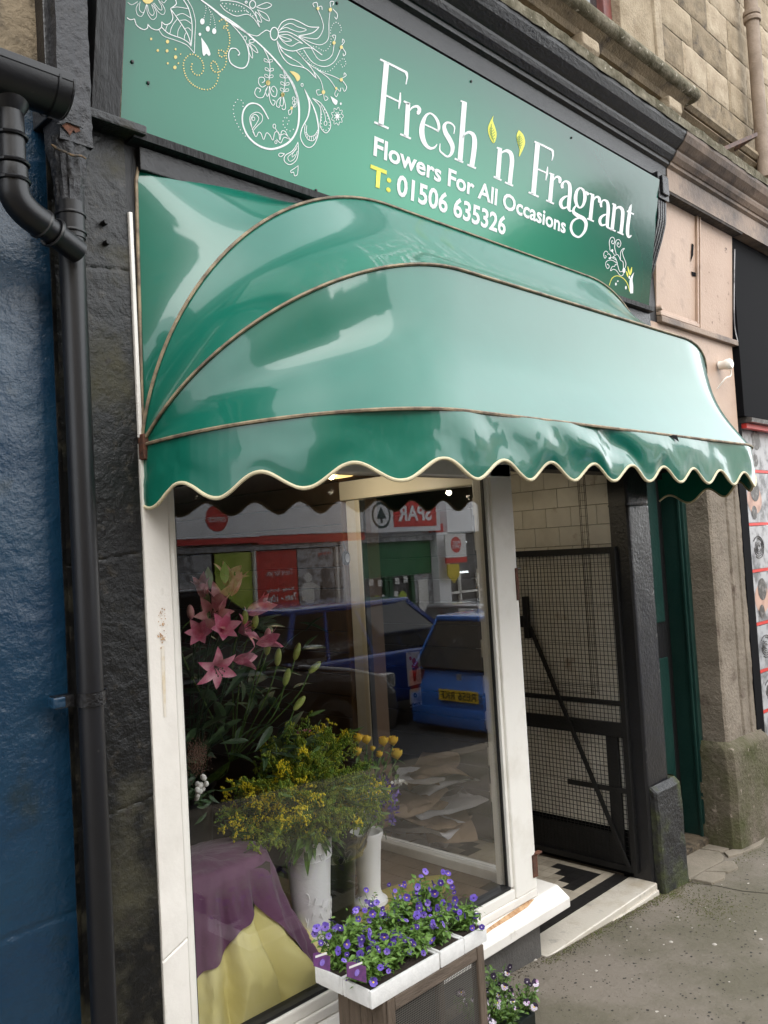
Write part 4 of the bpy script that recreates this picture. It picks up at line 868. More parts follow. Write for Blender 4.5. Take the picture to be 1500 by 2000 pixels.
for k_ in range(4):
    q = MB(); off = .004
    pts = [p+(p-V((2.64, .3, 1.8))).normalized()*off for p in HP[k_]]; q.tube(pts, .0048, 6); q.build('seam_piping', M['piping_tan'], aw, True)
    if k_:
        q = MB(); q.tube([p-(p-V((2.64, .3, 1.8))).normalized()*.016 for p in HP[k_]], .009, 6); q.build('hoop', M['iron'], aw, True)
q = MB(); q.box(XL-.012, XL+.018, -.03, .0, ZP-.04, ZP+.03); q.build('pivot_bracket', M['rust'], aw, False, .004)
q = MB(); q.box(XR-.018, XR+.012, -.03, .0, ZP-.04, ZP+.03); q.build('pivot_bracket', M['iron'], aw, False, .004)
q = MB(); q.box(XL-.013, XL-.002, -.012, -.0, ZP+.02, 2.60); q.build('backing_batten', M['white_pvc_old'], aw, False, .003)
# torn tab where the seam has split
q = MB(); a = HP[3][62]; q.add([a+V((-.03,-.006,.0)), a+V((.03,-.010,.002)), a+V((.035,-.014,-.022)), a+V((-.01,-.008,-.006))], [(0,1,2,3)]); q.build('torn_seam', M['black'], aw)

# ================================================================== SHOP WINDOW
sw_ = empty('shop_window', (2, 0, .17), 'white plastic framed flower shop window with return pane and sill', 'window')
YG = .040
q = MB()
def boardf(u, v):
    x = 1.166+u*.076; z = .28+v*1.69; d = .0015*fbm(x*12, z*5); 
    d -= .004*math.exp(-((z-.63-.45*(x-1.2))/.0022)**2)
    return (x, -.010-d, z)
q.grid(boardf, 16, 900); q.box(1.166, 1.242, -.006, .06, .2, 1.97); q.build('side_board', M['white_pvc_old'], sw_, True)
for (x0, x1, y0) in ((1.246, 1.262, -.004), (1.262, 1.274, .006)):
    q = MB(); q.box(x0, x1, y0, .07, .2725, 1.97); q.build('frame_upright', M['white_pvc'], sw_, False, .003)
q = MB(); q.box(1.274, 1.279, .012, .05, .33, 1.91); q.build('gasket', M['rubber'], sw_)
# corner post
q = MB(); q.box(2.698, 2.838, -.004, .075, .2715, 1.97); q.build('corner_post', M['white_pvc'], sw_, False, .006)
q = MB(); q.box(2.680, 2.697, .006, .075, .318, 1.91); q.build('post_bead', M['white_pvc'], sw_, False, .003)
q = MB(); q.box(2.674, 2.679, .018, .030, .322, 1.912); q.build('gasket', M['rubber'], sw_)
q = MB(); q.box(1.246, 2.838, -.004, .075, .2405, .271); q.build('bottom_rail', M['white_pvc_old'], sw_, False, .005)
q = MB(); q.box(1.262, 2.697, .000, .07, .272, .310); q.build('bottom_rail', M['white_pvc'], sw_, False, .006)
q = MB(); q.box(1.274, 2.68, .008, .05, .312, .322); q.build('gasket', M['rubber'], sw_)
q = MB(); q.box(1.246, 2.838, -.004, .075, 1.912, 1.985); q.build('top_rail', M['white_pvc'], sw_, False, .005)
q = MB(); q.box(1.274, 2.68, .03, .034, .322, 1.912); q.build('front_pane', M['glass'], sw_)
# sill
q = MB(); q.prism([(-.056, .160), (-.056, .199), (.0, .2365), (.118, .239), (.118, .160)], 1.16, 2.985); q.build('sill', M['white_pvc_old'], sw_, False, .006, 3)
q = MB(); q.add([onP(px, py, V((0,-.0375,.056)).normalized(), V((0,-.056,.1996))) for px, py in ((1035,1757),(1044,1756),(1030,1772),(1000,1792),(962,1815),(945,1828),(947,1817),(985,1790))], [tuple(range(8))]); q.build('rust_stain', M['rust_stain'], sw_)
for z0, z1, px in ((.68, .90, 0),):
    pass
q = MB(); q.box(2.812, 2.842, -.010, .0, .318, .405); q.build('latch_plate', M['rust'], sw_, False, .002)
q = MB(); q.box(2.830, 2.868, -.016, .004, .402, .410); q.build('hinge_tongue', M['rust'], sw_, False, .002)
q = MB(); q.box(2.822, 2.840, -.008, .0, 1.415, 1.545); q.build('latch_plate', M['rust'], sw_, False, .002)
q = MB(); q.box(2.830, 2.862, -.006, .0, 1.540, 1.545); q.build('hinge_tongue', M['iron'], sw_)
def decal(pts, mat, name, Y): q = MB(); q.add([onY(px, py, Y) for px, py in pts], [tuple(range(len(pts)))]); return q.build(name, mat, sw_)
rr2 = random.Random(4)
ru = MB()
for i in range(60):
    px = 317+rr2.gauss(0, 4); py = rr2.choice([rr2.uniform(1188, 1222), rr2.gauss(1248, 7)]); r_ = rr2.uniform(.8, 2.6)
    c = onY(px, py, -.0128-.00002*i); ru.lathe((c.x, c.y, c.z), [(0, 0), (r_*.0009, 0)], 7, axis=1)
ru.build('rust_spots', M['rust_stain'], sw_)
decal([(315,1262),(321,1262),(323,1330),(325,1400),(321,1400),(317,1330)], M['rust_run'], 'rust_run', -.0125)
# riser under the sill
q = MB(); q.box(1.16, 2.842, .0, .12, -.05, .159); q.build('stall_riser', M['riser'], sw_, False, .003)
# return side (runs into the entrance)
XS = 2.838
q = MB(); q.box(2.770, XS, .077, .95, .203, .318); q.build('return_rail', M['white_pvc'], sw_, False, .006)
q = MB(); q.box(2.762, XS, .077, .95, 1.895, 1.985); q.build('return_rail', pm('lamplit_pvc', (.80,.74,.60), .4), sw_, False, .006)  # white frame tinted cream: warm lamp light put into the colour
q = MB(); q.box(2.795, XS, .880, .945, .320, 1.893); q.build('back_post', M['white_pvc'], sw_, False, .006)
q = MB(); q.box(2.785, 2.825, .845, .873, .320, 1.893); q.build('back_post_bead', MATS['lamplit_pvc'], sw_, False, .004)
q = MB(); q.box(2.79, 2.82, .838, .844, .33, 1.89); q.build('gasket', M['rubber'], sw_)
q = MB(); q.box(2.775, 2.83, .077, .10, .320, 1.893); q.build('post_bead', MATS['lamplit_pvc'], sw_, False, .004)
q = MB(); q.box(2.800, 2.804, .10, .845, .322, 1.893); q.build('return_pane', M['glass_thin'], sw_)
q = MB(); q.box(2.77, XS, .121, .95, -.05, .1595); q.build('return_riser', M['riser'], sw_)
# stickers on the return pane
st = empty('sticker', (2.798, .56, 1.04), 'small white picture card with a dark red bouquet on the return pane', 'sticker')
a = [onX(px, py, 2.7985) for px, py in ((793,1274),(819,1272),(824,1334),(797,1341))]; q = MB(); q.add(a, [(0,1,2,3)]); q.build('card', M['photo_grey'], st)
q = MB(); rs = random.Random(2)
for i in range(14): c = onX(808+rs.uniform(-7,7), 1294+rs.uniform(-9,9), 2.7975-.0001*i); q.lathe((c.x, c.y, c.z), [(0, 0), (.008, 0)], 7, axis=0)
q.build('printed_bloom', pm('print_red', (.25,.03,.05), .5), st)
q = MB(); q.add([onX(px, py, 2.7972) for px, py in ((805,1305),(814,1305),(812,1330),(808,1331))], [(0,1,2,3)]); q.build('printed_vase', M['bucket_dark'], st)
st2 = empty('sticker', (2.798, .56, .98), 'small grey member badge card below the bouquet card on the return pane', 'sticker')
q = MB(); q.add([onX(px, py, 2.7985) for px, py in ((800,1347),(822,1342),(824,1376),(801,1382))], [(0,1,2,3)]); q.build('card', M['photo_grey'], st2)
c = onX(811, 1358, 2.7975); q = MB(); q.lathe((c.x, c.y, c.z), [(.003, 0), (.011, 0)], 14, axis=0); q.build('emblem', M['black'], st2)
A_ = onX(801, 1381, 2.797); B_ = onX(823, 1376, 2.797); C_ = onX(801, 1371, 2.797)
text_obj('lettering', 'MEMBER', M['black'], st2, A_, (B_-A_).normalized(), (0,0,1), (B_-A_).length*.95, None, .02)
A_ = onX(793, 1270, 2.797); B_ = onX(833, 1262, 2.797)
o = text_obj('window_lettering', 'Thank you', M['iron'], None, A_, (B_-A_).normalized(), (0,0,1), (B_-A_).length, None, 0.)
tag(o, 'thin dark handwritten thank you lettering above the bouquet card', 'lettering')

# hanging ornament against the dark interior
ho = empty('window_ornament', (2.0, .1, 1.63), 'small dark oval hanging ornament with pale centre high in the window', 'ornament')
c = onY(676, 1090, .12); q = MB(); q.lathe((c.x, c.y, c.z), [(0, -.006), (.013, -.006), (.018, -.002), (.018, .004), (0, .006)], 18, axis=1); q.v = [(x, y, c.z+(z-c.z)*1.4) for x, y, z in q.v]; q.build('oval_frame', M['black'], ho, True)
q = MB(); q.lathe((c.x, c.y-.008, c.z), [(0, 0), (.011, 0)], 14, axis=1); q.v = [(x, y, c.z+(z-c.z)*1.4) for x, y, z in q.v]; q.build('pale_centre', M['photo_grey'], ho)
q = MB(); q.tube([c+V((0,0,.022)), c+V((-.012,0,.06))], .0025, 5); q.build('string', M['iron'], ho)

# ================================================================== INTERIOR
it = empty('shop_interior', (2, 2, .1), 'dim brown slatted interior of the flower shop behind the glass', 'room')
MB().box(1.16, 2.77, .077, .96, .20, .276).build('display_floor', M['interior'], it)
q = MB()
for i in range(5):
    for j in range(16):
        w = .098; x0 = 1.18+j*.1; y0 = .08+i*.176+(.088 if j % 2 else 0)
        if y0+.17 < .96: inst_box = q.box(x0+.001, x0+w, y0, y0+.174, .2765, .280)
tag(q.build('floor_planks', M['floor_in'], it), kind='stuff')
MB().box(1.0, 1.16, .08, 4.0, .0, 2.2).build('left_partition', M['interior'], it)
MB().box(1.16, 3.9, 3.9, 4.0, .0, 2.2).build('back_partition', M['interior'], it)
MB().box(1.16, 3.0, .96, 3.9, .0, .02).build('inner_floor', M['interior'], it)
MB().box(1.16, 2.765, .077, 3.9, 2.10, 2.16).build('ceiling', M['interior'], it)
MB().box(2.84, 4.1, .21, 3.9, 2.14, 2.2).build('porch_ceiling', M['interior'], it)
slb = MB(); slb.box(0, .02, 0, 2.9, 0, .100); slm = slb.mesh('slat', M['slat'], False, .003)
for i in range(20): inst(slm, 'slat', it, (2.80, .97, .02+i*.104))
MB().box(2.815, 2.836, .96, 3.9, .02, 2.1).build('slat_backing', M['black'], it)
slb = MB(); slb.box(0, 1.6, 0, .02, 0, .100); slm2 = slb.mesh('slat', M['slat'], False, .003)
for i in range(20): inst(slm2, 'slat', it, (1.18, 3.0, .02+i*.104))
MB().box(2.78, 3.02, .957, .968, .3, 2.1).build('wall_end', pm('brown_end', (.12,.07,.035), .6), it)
for i, (px, py, zl, xx) in enumerate(((648, 937, 2.06, 0), (915, 951, 2.06, 1))):
    lt = empty('ceiling_lamp', (0,0,0), ['lit round brass rimmed ceiling lamp behind the valance, left one', 'lit small ceiling lamp seen through the corner of the window, right one'][i], 'lamp')
    p = onY(px, py, .62) if i == 0 else onX(px, py, 3.35); lt.location = p
    q = MB(); q.lathe((p.x, p.y, p.z+.006), [(.02, .0), (.06, .002), (.09, .006), (.094, .012)] if i == 0 else [(.006, 0), (.014, .01), (.014, .02)], 28); q.build('rim', M['brass'], lt, True)
    q = MB(); q.lathe((p.x, p.y, p.z), [(0, 0), (.008, .003), (.012, .010), (.009, .02)], 16); q.build('bulb', M['lamp_glow'], lt, True)
    q = MB(); q.tube([p+V((0,0,.05)), V((p.x, p.y, 2.1))], .01, 8); q.build('stem', M['iron'], lt)
    ld = bpy.data.lights.new('bulb_light', 'POINT'); ld.energy = 1.2 if i == 0 else .15; ld.color = (1, .86, .62); ld.shadow_soft_size = .012
    lo = bpy.data.objects.new('bulb_light', ld); COL.objects.link(lo); lo.parent = lt; lo.location = (0, -.0, -.05)

# ================================================================== ENTRANCE FLOOR, THRESHOLD, TILED WALL
th = MB(); th.box(2.845, 3.775, -.022, .122, -.12, .0); th.box(2.845, 3.775, -.030, -.02, -.12, -.03)
tag(th.build('marble_threshold', M['marble'], None, False, .008, 3), 'worn cream marble doorstep in front of the black and cream tiles', 'doorstep')
ef = tag(MB().box(2.845, 3.775, .122, 3.9, -.1, -.006).build('entrance_floor', M['mortar']), kind='structure')
def tmesh(w, h, m): q = MB(); q.box(.0008, w-.0008, .0008, h-.0008, -.006, .0); return q.mesh('tile', M[m])
T = .0625
band = [tmesh(.1655, .068, 'tile_black'), tmesh(.1655, .05, 'tile_cream')]
for i in range(6):
    x = 3.76-(i+1)*.1655
    if x > 2.70: 
        inst(band[0], 'tile', ef, (max(x, 2.85) if 0 else x, .124, .0)); inst(band[1], 'tile', ef, (x, .193, .0))
sq = {c: tmesh(T, T, c) for c in ('tile_cream', 'tile_cream_b', 'tile_black')}
rt = random.Random(8); cnt = 0
bc = tmesh(.045, T, 'tile_cream')
for j in range(22):
    inst(bc, 'tile', ef, (3.715, .244+j*T, 0))
    for i in range(13):
        x = 3.714-(i+1)*T
        ii = i; i2 = 12-i
        blk = (ii+j < 4) or (i2+j < 4)
        if j > 10 and (ii+j) % 4 < 2: blk = True
        if j > 14: blk = (i+j) % 5 != 0
        inst(sq['tile_black' if blk else rt.choice(['tile_cream', 'tile_cream_b'])], 'tile', ef, (x, .244+j*T, 0))
MB().box(2.85, 3.77, 1.62, 3.9, -.004, .0).build('dark_floor', M['tile_black'], ef)

tw = empty('tiled_wall', (3.79, .4, 0), 'cream ceramic tiled side wall of the entrance behind the gate', 'wall')
MB().box(3.80, 4.0, .17, .95, -.1, 2.2).build('backing', M['mortar'], tw)
tm = [MB().box(0, .012, .001, .149, .001, .099).mesh('wall_tile', M[n_], False, .0015, 1) for n_ in ('tile_wall', 'tile_wall_b')]
tmh = [MB().box(0, .012, .001, .074, .001, .099).mesh('wall_tile', M[n_], False, .0015, 1) for n_ in ('tile_wall', 'tile_wall_b')]
for j in range(19):
    z = .215+j*.1; y = .10
    if j % 2: inst(rt.choice(tmh), 'wall_tile', tw, (3.788, y, z)); y += .075
    while y < .90: inst(rt.choice(tm), 'wall_tile', tw, (3.788, y, z)); y += .15
MB().box(3.785, 3.80, .09, .95, -.0, .213).build('black_skirting', M['black'], tw)
q = MB()
for y in (.228, .236, .262, .270): q.box(3.7865, 3.788, y-.001, y+.001, .86, 2.1)
for j in range(60): q.box(3.7862, 3.788, .228, .270, .86+j*.02, .8615+j*.02) if j % 2 else None
for z in (.862, .870, .898, .906): q.box(3.7864, 3.788, .25, .90, z-.001, z+.001)
q.build('border_strip', M['brown_line'], tw)
# dark boarding deeper in the porch
db = empty('porch_boarding', (3.79, 1.8, 0), 'dark horizontal boarding deeper along the entrance wall', 'wall')
bm_ = MB().box(0, .02, 0, 2.9, 0, .128).mesh('board', pm('dark_board', (.075,.06,.045), .5, (.05,.04,.03), 6, .4, .7), False, .003)
for i in range(16): inst(bm_, 'board', db, (3.775, .96, .01+i*.132))
MB().box(3.796, 3.85, .96, 3.9, -.05, 2.15).build('backing', M['black'], db)
MB().box(2.84, 3.8, 3.0, 3.05, 0, 2.15).build('end_wall', M['black'], db)

# ================================================================== GATE (folded back along the tiled wall)
gt = empty('mesh_gate', (3.75, .05, 0), 'black iron mesh gate folded open against the tiled entrance wall', 'gate')
GX = 3.755; y0, y1, z0, z1 = .062, .74, .030, 1.600
def gb(name, args, m='iron', bev=.002): return MB().box(*args).build(name, M[m], gt, False, bev)
gb('stile', (GX-.014, GX+.014, y0, y0+.030, z0, z1)); gb('stile', (GX-.014, GX+.014, y1-.03, y1, z0, z1))
gb('top_rail', (GX-.013, GX+.013, y0+.031, y1-.031, z1-.032, z1)); gb('bottom_rail', (GX-.013, GX+.013, y0+.031, y1-.031, z0, z0+.028))
gb('thin_rail', (GX-.012, GX+.008, y0+.031, y1-.031, .826, .846)); gb('lock_rail', (GX-.008, GX+.012, y0+.031, y1-.031, .672, .742))
gb('inner_stile', (GX-.006, GX+.012, .125, .185, z0+.03, .671)); gb('kick_plate', (GX+.002, GX+.012, .19, y1-.031, z0+.03, .20))
gb('short_rail', (GX-.014, GX-.004, y0+.031, .42, .405, .430))
q = MB(); q.bar((GX-.018, y0+.04, .06), (GX-.018, .585, 1.20), .022, .010, (1,0,0)); q.build('diagonal_brace', M['iron'], gt, False, .002)
q = MB(); q.box(GX-.035, GX-.006, .585, .615, 1.14, 1.36); q.box(GX-.045, GX-.02, .60, .625, 1.20, 1.26); q.build('latch', M['iron'], gt, False, .003)
q = MB(); q.box(GX-.04, GX-.005, .66, .70, .16, .32); q.build('bolt_case', M['iron'], gt, False, .003)
q = MB(); w_ = .0011; n_ = 29
for i in range(n_): y = y0+.03+(y1-y0-.06)*(i+.5)/n_; q.box(GX-w_-.001, GX+w_-.001, y-w_, y+w_, z0+.02, z1-.02)
n_ = 70
for i in range(n_): z = z0+.02+(z1-z0-.04)*(i+.5)/n_; q.box(GX-w_+.0012, GX+w_+.0012, y0+.02, y1-.02, z-w_, z+w_)
tag(q.build('wire_mesh', M['iron'], gt), kind='stuff')

# ================================================================== WINDOW DISPLAY
# draped stand: yellow cloth under, purple cloth over
def foot(th, r):
    """rounded-rectangle radius in direction th"""
    c, s_ = abs(math.cos(th)), abs(math.sin(th)); hx, hy, n = .205+r, .125+r, 3.2
    return 1/((c/hx)**n+(s_/hy)**n)**(1/n)
CC = V((1.49, .315, 0))
def drape(th, v, r, zt, zb, flare, fold, seed, zend):
    """v 0..1: top centre -> rim -> hem"""
    if v < .3:
        f = v/.3; R = foot(th, r)*f; z = zt+.012*(1-f)-.01*f*f+.006*fbm(f*3*math.cos(th)+seed, f*3*math.sin(th))
    else:
        f = (v-.3)/.7; ze = zend(th); z = zt-.012-(zt-.012-ze)*f; g_ = (zt-z)/(zt-.28)
        R = foot(th, r)+.016*min(1, f*6)+flare*g_**1.5
        R += fold*g_*(math.sin(th*9+seed+1.5*g_)*.6+math.sin(th*17+seed*2+2*g_)*.4+.5*fbm(th*3+seed, g_*2))
    y = CC.y+R*math.sin(th)
    return (CC.x+R*math.cos(th), max(.052, y) if y < .06 else y, z)
yc = MB(); yc.grid(lambda u, v: drape(2*PI*u, v, .0, .70, .282, .165, .075, 1.2, lambda t: .284+.003*math.sin(t*9)), 260, 60)
tag(yc.build('yellow_cloth', M['yellow_cloth'], None, True), 'pale yellow cloth falling in loose folds to the display floor', 'cloth')
def purend(t):
    t = (t+PI) % (2*PI)-PI
    # -pi/2 = towards the street; right corner about -0.6
    d = t+1.05
    z = .585-(.30*min(1, d/.5)**1.2 if d > 0 else .15*min(1, -d/1.35)**1.0)
    return z+.012*math.sin(t*11)
pc = MB(); pc.grid(lambda u, v: drape(2*PI*u, v, .012, .722, .3, .150, .062, 1.25, purend), 260, 46)
tag(pc.build('purple_cloth', M['purple_cloth'], None, True), 'dark purple cloth draped over the yellow cloth behind the glass', 'cloth')
MB().box(1.30, 1.66, .17, .42, .28, .685).build('display_stand', M['interior']); tag(bpy.data.objects['display_stand'], 'hidden box stand carrying the purple and yellow cloths', 'stand')
q = MB(); q.grid(lambda u, v: (2.05+.75*math.cos(u*PI)*.5*v+.25, .30+.20*v*math.sin(u*PI*1.0)-.12+.25*v*(1-u), .2825+.004*fbm(u*6, v*5)), 40, 14)
def flatcloth(u, v):
    a = 2*PI*u; R = v*(1+.12*math.sin(a*3+1)); return (2.25+.40*R*math.cos(a), .33+.17*R*math.sin(a), .284+.006*max(0, fbm(a*1.2, v*4)))
q = MB(); q.grid(flatcloth, 60, 12); tag(q.build('floor_cloth', pm('ochre_cloth', (.36,.29,.07), .8, (.42,.35,.10), 8, .4, .7, .3, 200), None, True), 'mustard yellow cloth lying flat on the display floor under the vases', 'cloth')

# vases and buckets
vz = .290
v1 = empty('flower_vase', (1.925, .30, vz), 'tall white vase with raised floral pattern holding the yellow green bouquet', 'vase')
q = MB(); q.lathe((1.925, .30, vz), [(0, 0), (.056, 0), (.058, .006), (.060, .02), (.070, .20), (.078, .33), (.082, .345), (.084, .372), (.080, .374), (.076, .34), (.06, .05), (0, .03)], 48); q.build('body', M['vase_white'], v1, True)
rs = random.Random(9); q = MB()
for i in range(26):
    a = -2.6+rs.random()*2.3; z = vz+rs.choice([rs.uniform(.10, .20), rs.uniform(.10, .20), rs.uniform(.32, .34)]); R = .060+(z-vz)*.055
    q.tube([(1.925+(R+.001)*math.cos(a+t*.05+.02*math.sin(t*3)), .30+(R+.001)*math.sin(a+t*.05), z+.012*math.sin(t*1.3+i)) for t in range(4)], [.0015, .003, .003, .001], 5)
for kk in range(2):
    zz = vz+(.31, .335)[kk]; R = .0785+kk*.002; q.tube([(1.925+R*math.cos(a), .30+R*math.sin(a), zz+.0015*math.sin(a*30)) for a in [2*PI*t/90 for t in range(91)]], .0016, 5)
q.build('relief', M['vase_white'], v1, True)
v2 = empty('flower_bucket', (2.085, .345, vz), 'dark glossy flower bucket between the two white vases', 'bucket')
q = MB(); q.lathe((2.085, .345, vz), [(0, 0), (.055, 0), (.058, .01), (.078, .29), (.086, .30), (.086, .312), (.074, .30), (.05, .03)], 40); q.build('body', M['bucket_dark'], v2, True)
v3 = empty('flower_vase.001', (2.34, .42, vz), 'white column shaped vase with a spreading foot right of the dark bucket', 'vase')
q = MB(); q.lathe((2.30, .40, vz), [(0, 0), (.066, 0), (.070, .006), (.068, .018), (.052, .03), (.046, .045), (.044, .06), (.050, .17), (.056, .24), (.064, .262), (.064, .275), (.054, .27), (.04, .1)], 40); q.build('body', M['vase_white'], v3, True)
v4 = empty('flower_bucket.001', (1.60, .62, .0), 'dark grey flower bucket at the back left holding the lilies', 'bucket')
q = MB(); q.lathe((1.62, .62, .40), [(.09, 0), (.12, .45), (.13, .46), (.13, .48), (.115, .47)], 36); q.build('body', M['pvc_black'], v4, True)
MB().box(1.45, 1.80, .47, .80, .281, .40).build('stand_block', M['interior'], v4)

def leaf_shape(L, w, n=5, curl=.25, fold=.25):
    q = MB(); vs = []; 
    for i in range(n+1):
        t = i/n; ww = w*math.sin(PI*min(1, t**.8))**.9 if 0 < t < 1 else 0; z = -curl*L*t*t
        vs += [(-ww/2, L*t, z+fold*ww/2), (0, L*t, z), (ww/2, L*t, z+fold*ww/2)]
    fs = []
    for i in range(n):
        a = 3*i; fs += [(a, a+1, a+4, a+3), (a+1, a+2, a+5, a+4)]
    q.add(vs, fs); return q
def place(q, src, loc, d, roll=0., sc=1.):
    """append copy of src (pointing +Y) oriented to direction d"""
    d = V(d).normalized(); up = V((0,0,1)) if abs(d.z) < .95 else V((1,0,0)); x = d.cross(up).normalized(); z = x.cross(d)
    m = Matrix((x, d, z)).transposed() @ Matrix.Rotation(roll, 3, 'Y') * 1.0
    q.add([V(loc)+(m @ V(v))*sc for v in src.v], src.f)

# ---- solidago bouquet
def solidago():
    ro = empty('solidago_bouquet', (1.925, .30, .66), 'large bushy bouquet of yellow green goldenrod in the white vase', 'bouquet')
    rs = random.Random(21); stems = MB(); lv = MB(); pg = MB(); py_ = MB(); lf = leaf_shape(.075, .016); sl = leaf_shape(.03, .006, 3)
    base = V((1.925, .30, .60))
    for i in range(210):
        a = rs.uniform(0, 2*PI); e = rs.uniform(.12, 1.45)**1.0
        if rs.random() < .35: e = rs.uniform(.02, .6)
        L = rs.uniform(.25, .37)*(1.06-.12*math.sin(e)); d = V((math.cos(a)*math.cos(e)*.97, math.sin(a)*math.cos(e)*.72, math.sin(e)*1.12+.30))
        tip = base+d*L
        if tip.y < .075: tip.y = .075+rs.random()*.03
        mid = base+V((d.x*L*.35, d.y*L*.30, d.z*L*.62+.03)); pts = [V(p) for p in spline([tuple(base), tuple(mid), tuple(tip)], 7)]
        stems.tube(pts, [.0022]*5+[.0014]*(len(pts)-5), 4, False)
        for kx in range(20):
            p = pts[rs.randint(2, len(pts)-2)]; dd = V((rs.gauss(0,1), rs.gauss(0,1), rs.gauss(-.1,.6)))
            place(lv, sl if rs.random() < .93 else lf, p, dd, rs.random()*6, rs.uniform(.5, .95))
        yel = rs.random() < (.14 if tip.x > 1.85 else .33)
        for kx in range(22):
            f = .42+.58*rs.random(); p = base.lerp(tip, f) if 0 else pts[int(f*(len(pts)-1))]
            sd = V((rs.gauss(0,1), rs.gauss(0,.8), rs.gauss(.1,.7))).normalized(); l = .052*(1.25-f)+.010
            for g_ in range(9):
                c = p+sd*l*(g_+1)/9+V((rs.gauss(0,.0022), rs.gauss(0,.0022), rs.gauss(0,.0022)-.00025*g_*g_*.4)); r_ = rs.uniform(.0026, .0046)
                if c.y < .06: c.y = .06
                o_ = [c+V(w_)*r_ for w_ in ((1,0,0),(-.5,.87,0),(-.5,-.87,0),(0,0,1.2),(0,0,-1.2))]
                (py_ if yel and rs.random() < .8 else pg).add(o_, [(0,1,3),(1,2,3),(2,0,3),(1,0,4),(2,1,4),(0,2,4)])
    for i in range(46):
        a = rs.uniform(-PI, .6); p = V((1.925+.07*math.cos(a), .30+.06*math.sin(a), rs.uniform(.64, .72))); d = V((math.cos(a), math.sin(a)*.7, rs.uniform(-1.3, .3)))
        place(lv, lf, p, d, rs.uniform(-.6, .6), rs.uniform(.9, 1.5))
    stems.build('stems', M['leaf_dark'], ro); tag(lv.build('leaves', M['leaf_mid'], ro), kind='stuff')
    tag(pg.build('green_plumes', M['plume_g'], ro), kind='stuff'); tag(py_.build('yellow_plumes', M['plume_y'], ro), kind='stuff')
solidago()

# ---- lilies
def petal(L, w, rec, n=7):
    q = MB(); vs = []
    for i in range(n+1):
        t = i/n; ww = w*(math.sin(PI*(t**.75)))**.8*(1 if t < 1 else 0)+.003*(1-t); z = L*(.30*t-rec*t**2.4)
        for s_ in (-1, -.5, 0, .5, 1): vs.append((s_*ww/2, L*t*(1-.12*rec*t), z+.14*ww*(s_*s_)+ (.0008 if s_ == 0 else 0)))
    fs = [(i*5+k, i*5+k+1, i*5+k+6, i*5+k+5) for i in range(n) for k in range(4)]; q.add(vs, fs); return q
def lily(par_, loc, axis, size, mat, open_=1., n=6, seed=0):
    rs = random.Random(seed); axis = V(axis).normalized(); a0 = axis.orthogonal().normalized(); b0 = axis.cross(a0); ph = rs.random()*6
    pt = petal(size, size*.40, .50*open_)
    for i in range(n):
        a = ph+2*PI*i/n; rad = a0*math.cos(a)+b0*math.sin(a); d = (rad*(.25+.75*open_)+axis*(.9-.35*open_)).normalized(); up = (axis*1.0-d*axis.dot(d)).normalized(); x = d.cross(up)
        m = Matrix((x, d, up)).transposed(); q = MB(); q.add([V(loc)+(m @ V(v))*(1 if i % 2 else .93) for v in pt.v], pt.f); q.build('petal', mat, par_, True)
    q = MB()
    if open_ > .5:
        for i in range(6):
            a = ph+i*PI/3+.5; e = V(loc)+axis*size*.55+(a0*math.cos(a)+b0*math.sin(a))*size*.16
            q.tube([V(loc), e], .0008, 4); q.lathe(tuple(e), [(0, -.004), (.003, 0), (0, .004)], 6)
        q.build('stamens', M['leaf_dark'], par_)
LS = [((418,1300),.14,(-.15,-.9,-.35),.066,'lily_pink',1.),((500,1258),.16,(.6,-.5,.15),.075,'lily_pink',.35),((425,1200),.17,(-.1,-.4,.9),.085,'lily_pale',.35),((395,1235),.18,(-.6,-.6,.1),.065,'lily_pink',.45),((480,1200),.18,(.75,-.3,.35),.085,'lily_pale',.3),
      ((452,1165),.20,(.2,-.2,1),.080,'lily_pink',.3),((400,1170),.20,(-.4,-.3,.9),.070,'lily_pale',.3),((455,1290),.16,(.6,-.5,.0),.070,'lily_pink',.4),((430,1235),.16,(-.2,-.7,.3),.070,'lily_pink',.5)]
LS += [((440,1145),.24,(.1,-.5,.8),.075,'lily_pale',.6),((410,1205),.20,(-.3,-.8,.2),.070,'lily_pale',.7),((465,1235),.19,(.5,-.7,.3),.072,'lily_pink',.8)]
lb_names = ['wide open pink lily facing the glass, lowest of the lilies', 'half open pink lily pointing right above the buds', 'pale pink lily opening upward in the middle of the bunch', 'pink lily leaning left near the window frame', 'pale pink lily reaching right at the top of the bunch', 'closed deep pink lily standing highest in the bunch', 'pale lily pointing up beside the left window frame', 'pink lily pointing right just above the lowest lily', 'pink lily in the centre of the bunch facing the street', 'pale open lily at the very top of the bunch', 'pale open lily left of the centre of the bunch', 'broad pink lily on the right side of the bunch']
lstem = []
for i, ((px, py), yy, ax, sz, mt, op) in enumerate(LS):
    p = onY(px, py, yy); L = empty('lily', p, lb_names[i], 'lily', 'pink lilies in the window'); lily(L, p, ax, sz*1.25, M[mt], op, 6 if op > .4 else 5, i)
    q = MB(); q.tube([V(c) for c in spline([tuple(p), tuple(p+V((.03,.12,-.14))), (1.62+.02*i*.3, .58, .85)], 5)], .003, 5); q.build('stem', M['leaf_dark'], L, True); lstem.append(p)
BD = [(522,1262,(0,-.2,1)),(543,1283,(.05,-.2,1)),(580,1272,(.35,-.1,1)),(560,1322,(.25,-.2,1)),(615,1303,(.8,-.1,.5)),(585,1373,(.6,-.2,.6)),(372,1195,(-.2,-.2,1)),(478,1205,(.0,-.2,1)),(498,1215,(.2,-.2,1)),(523,1240,(.1,-.1,1))]
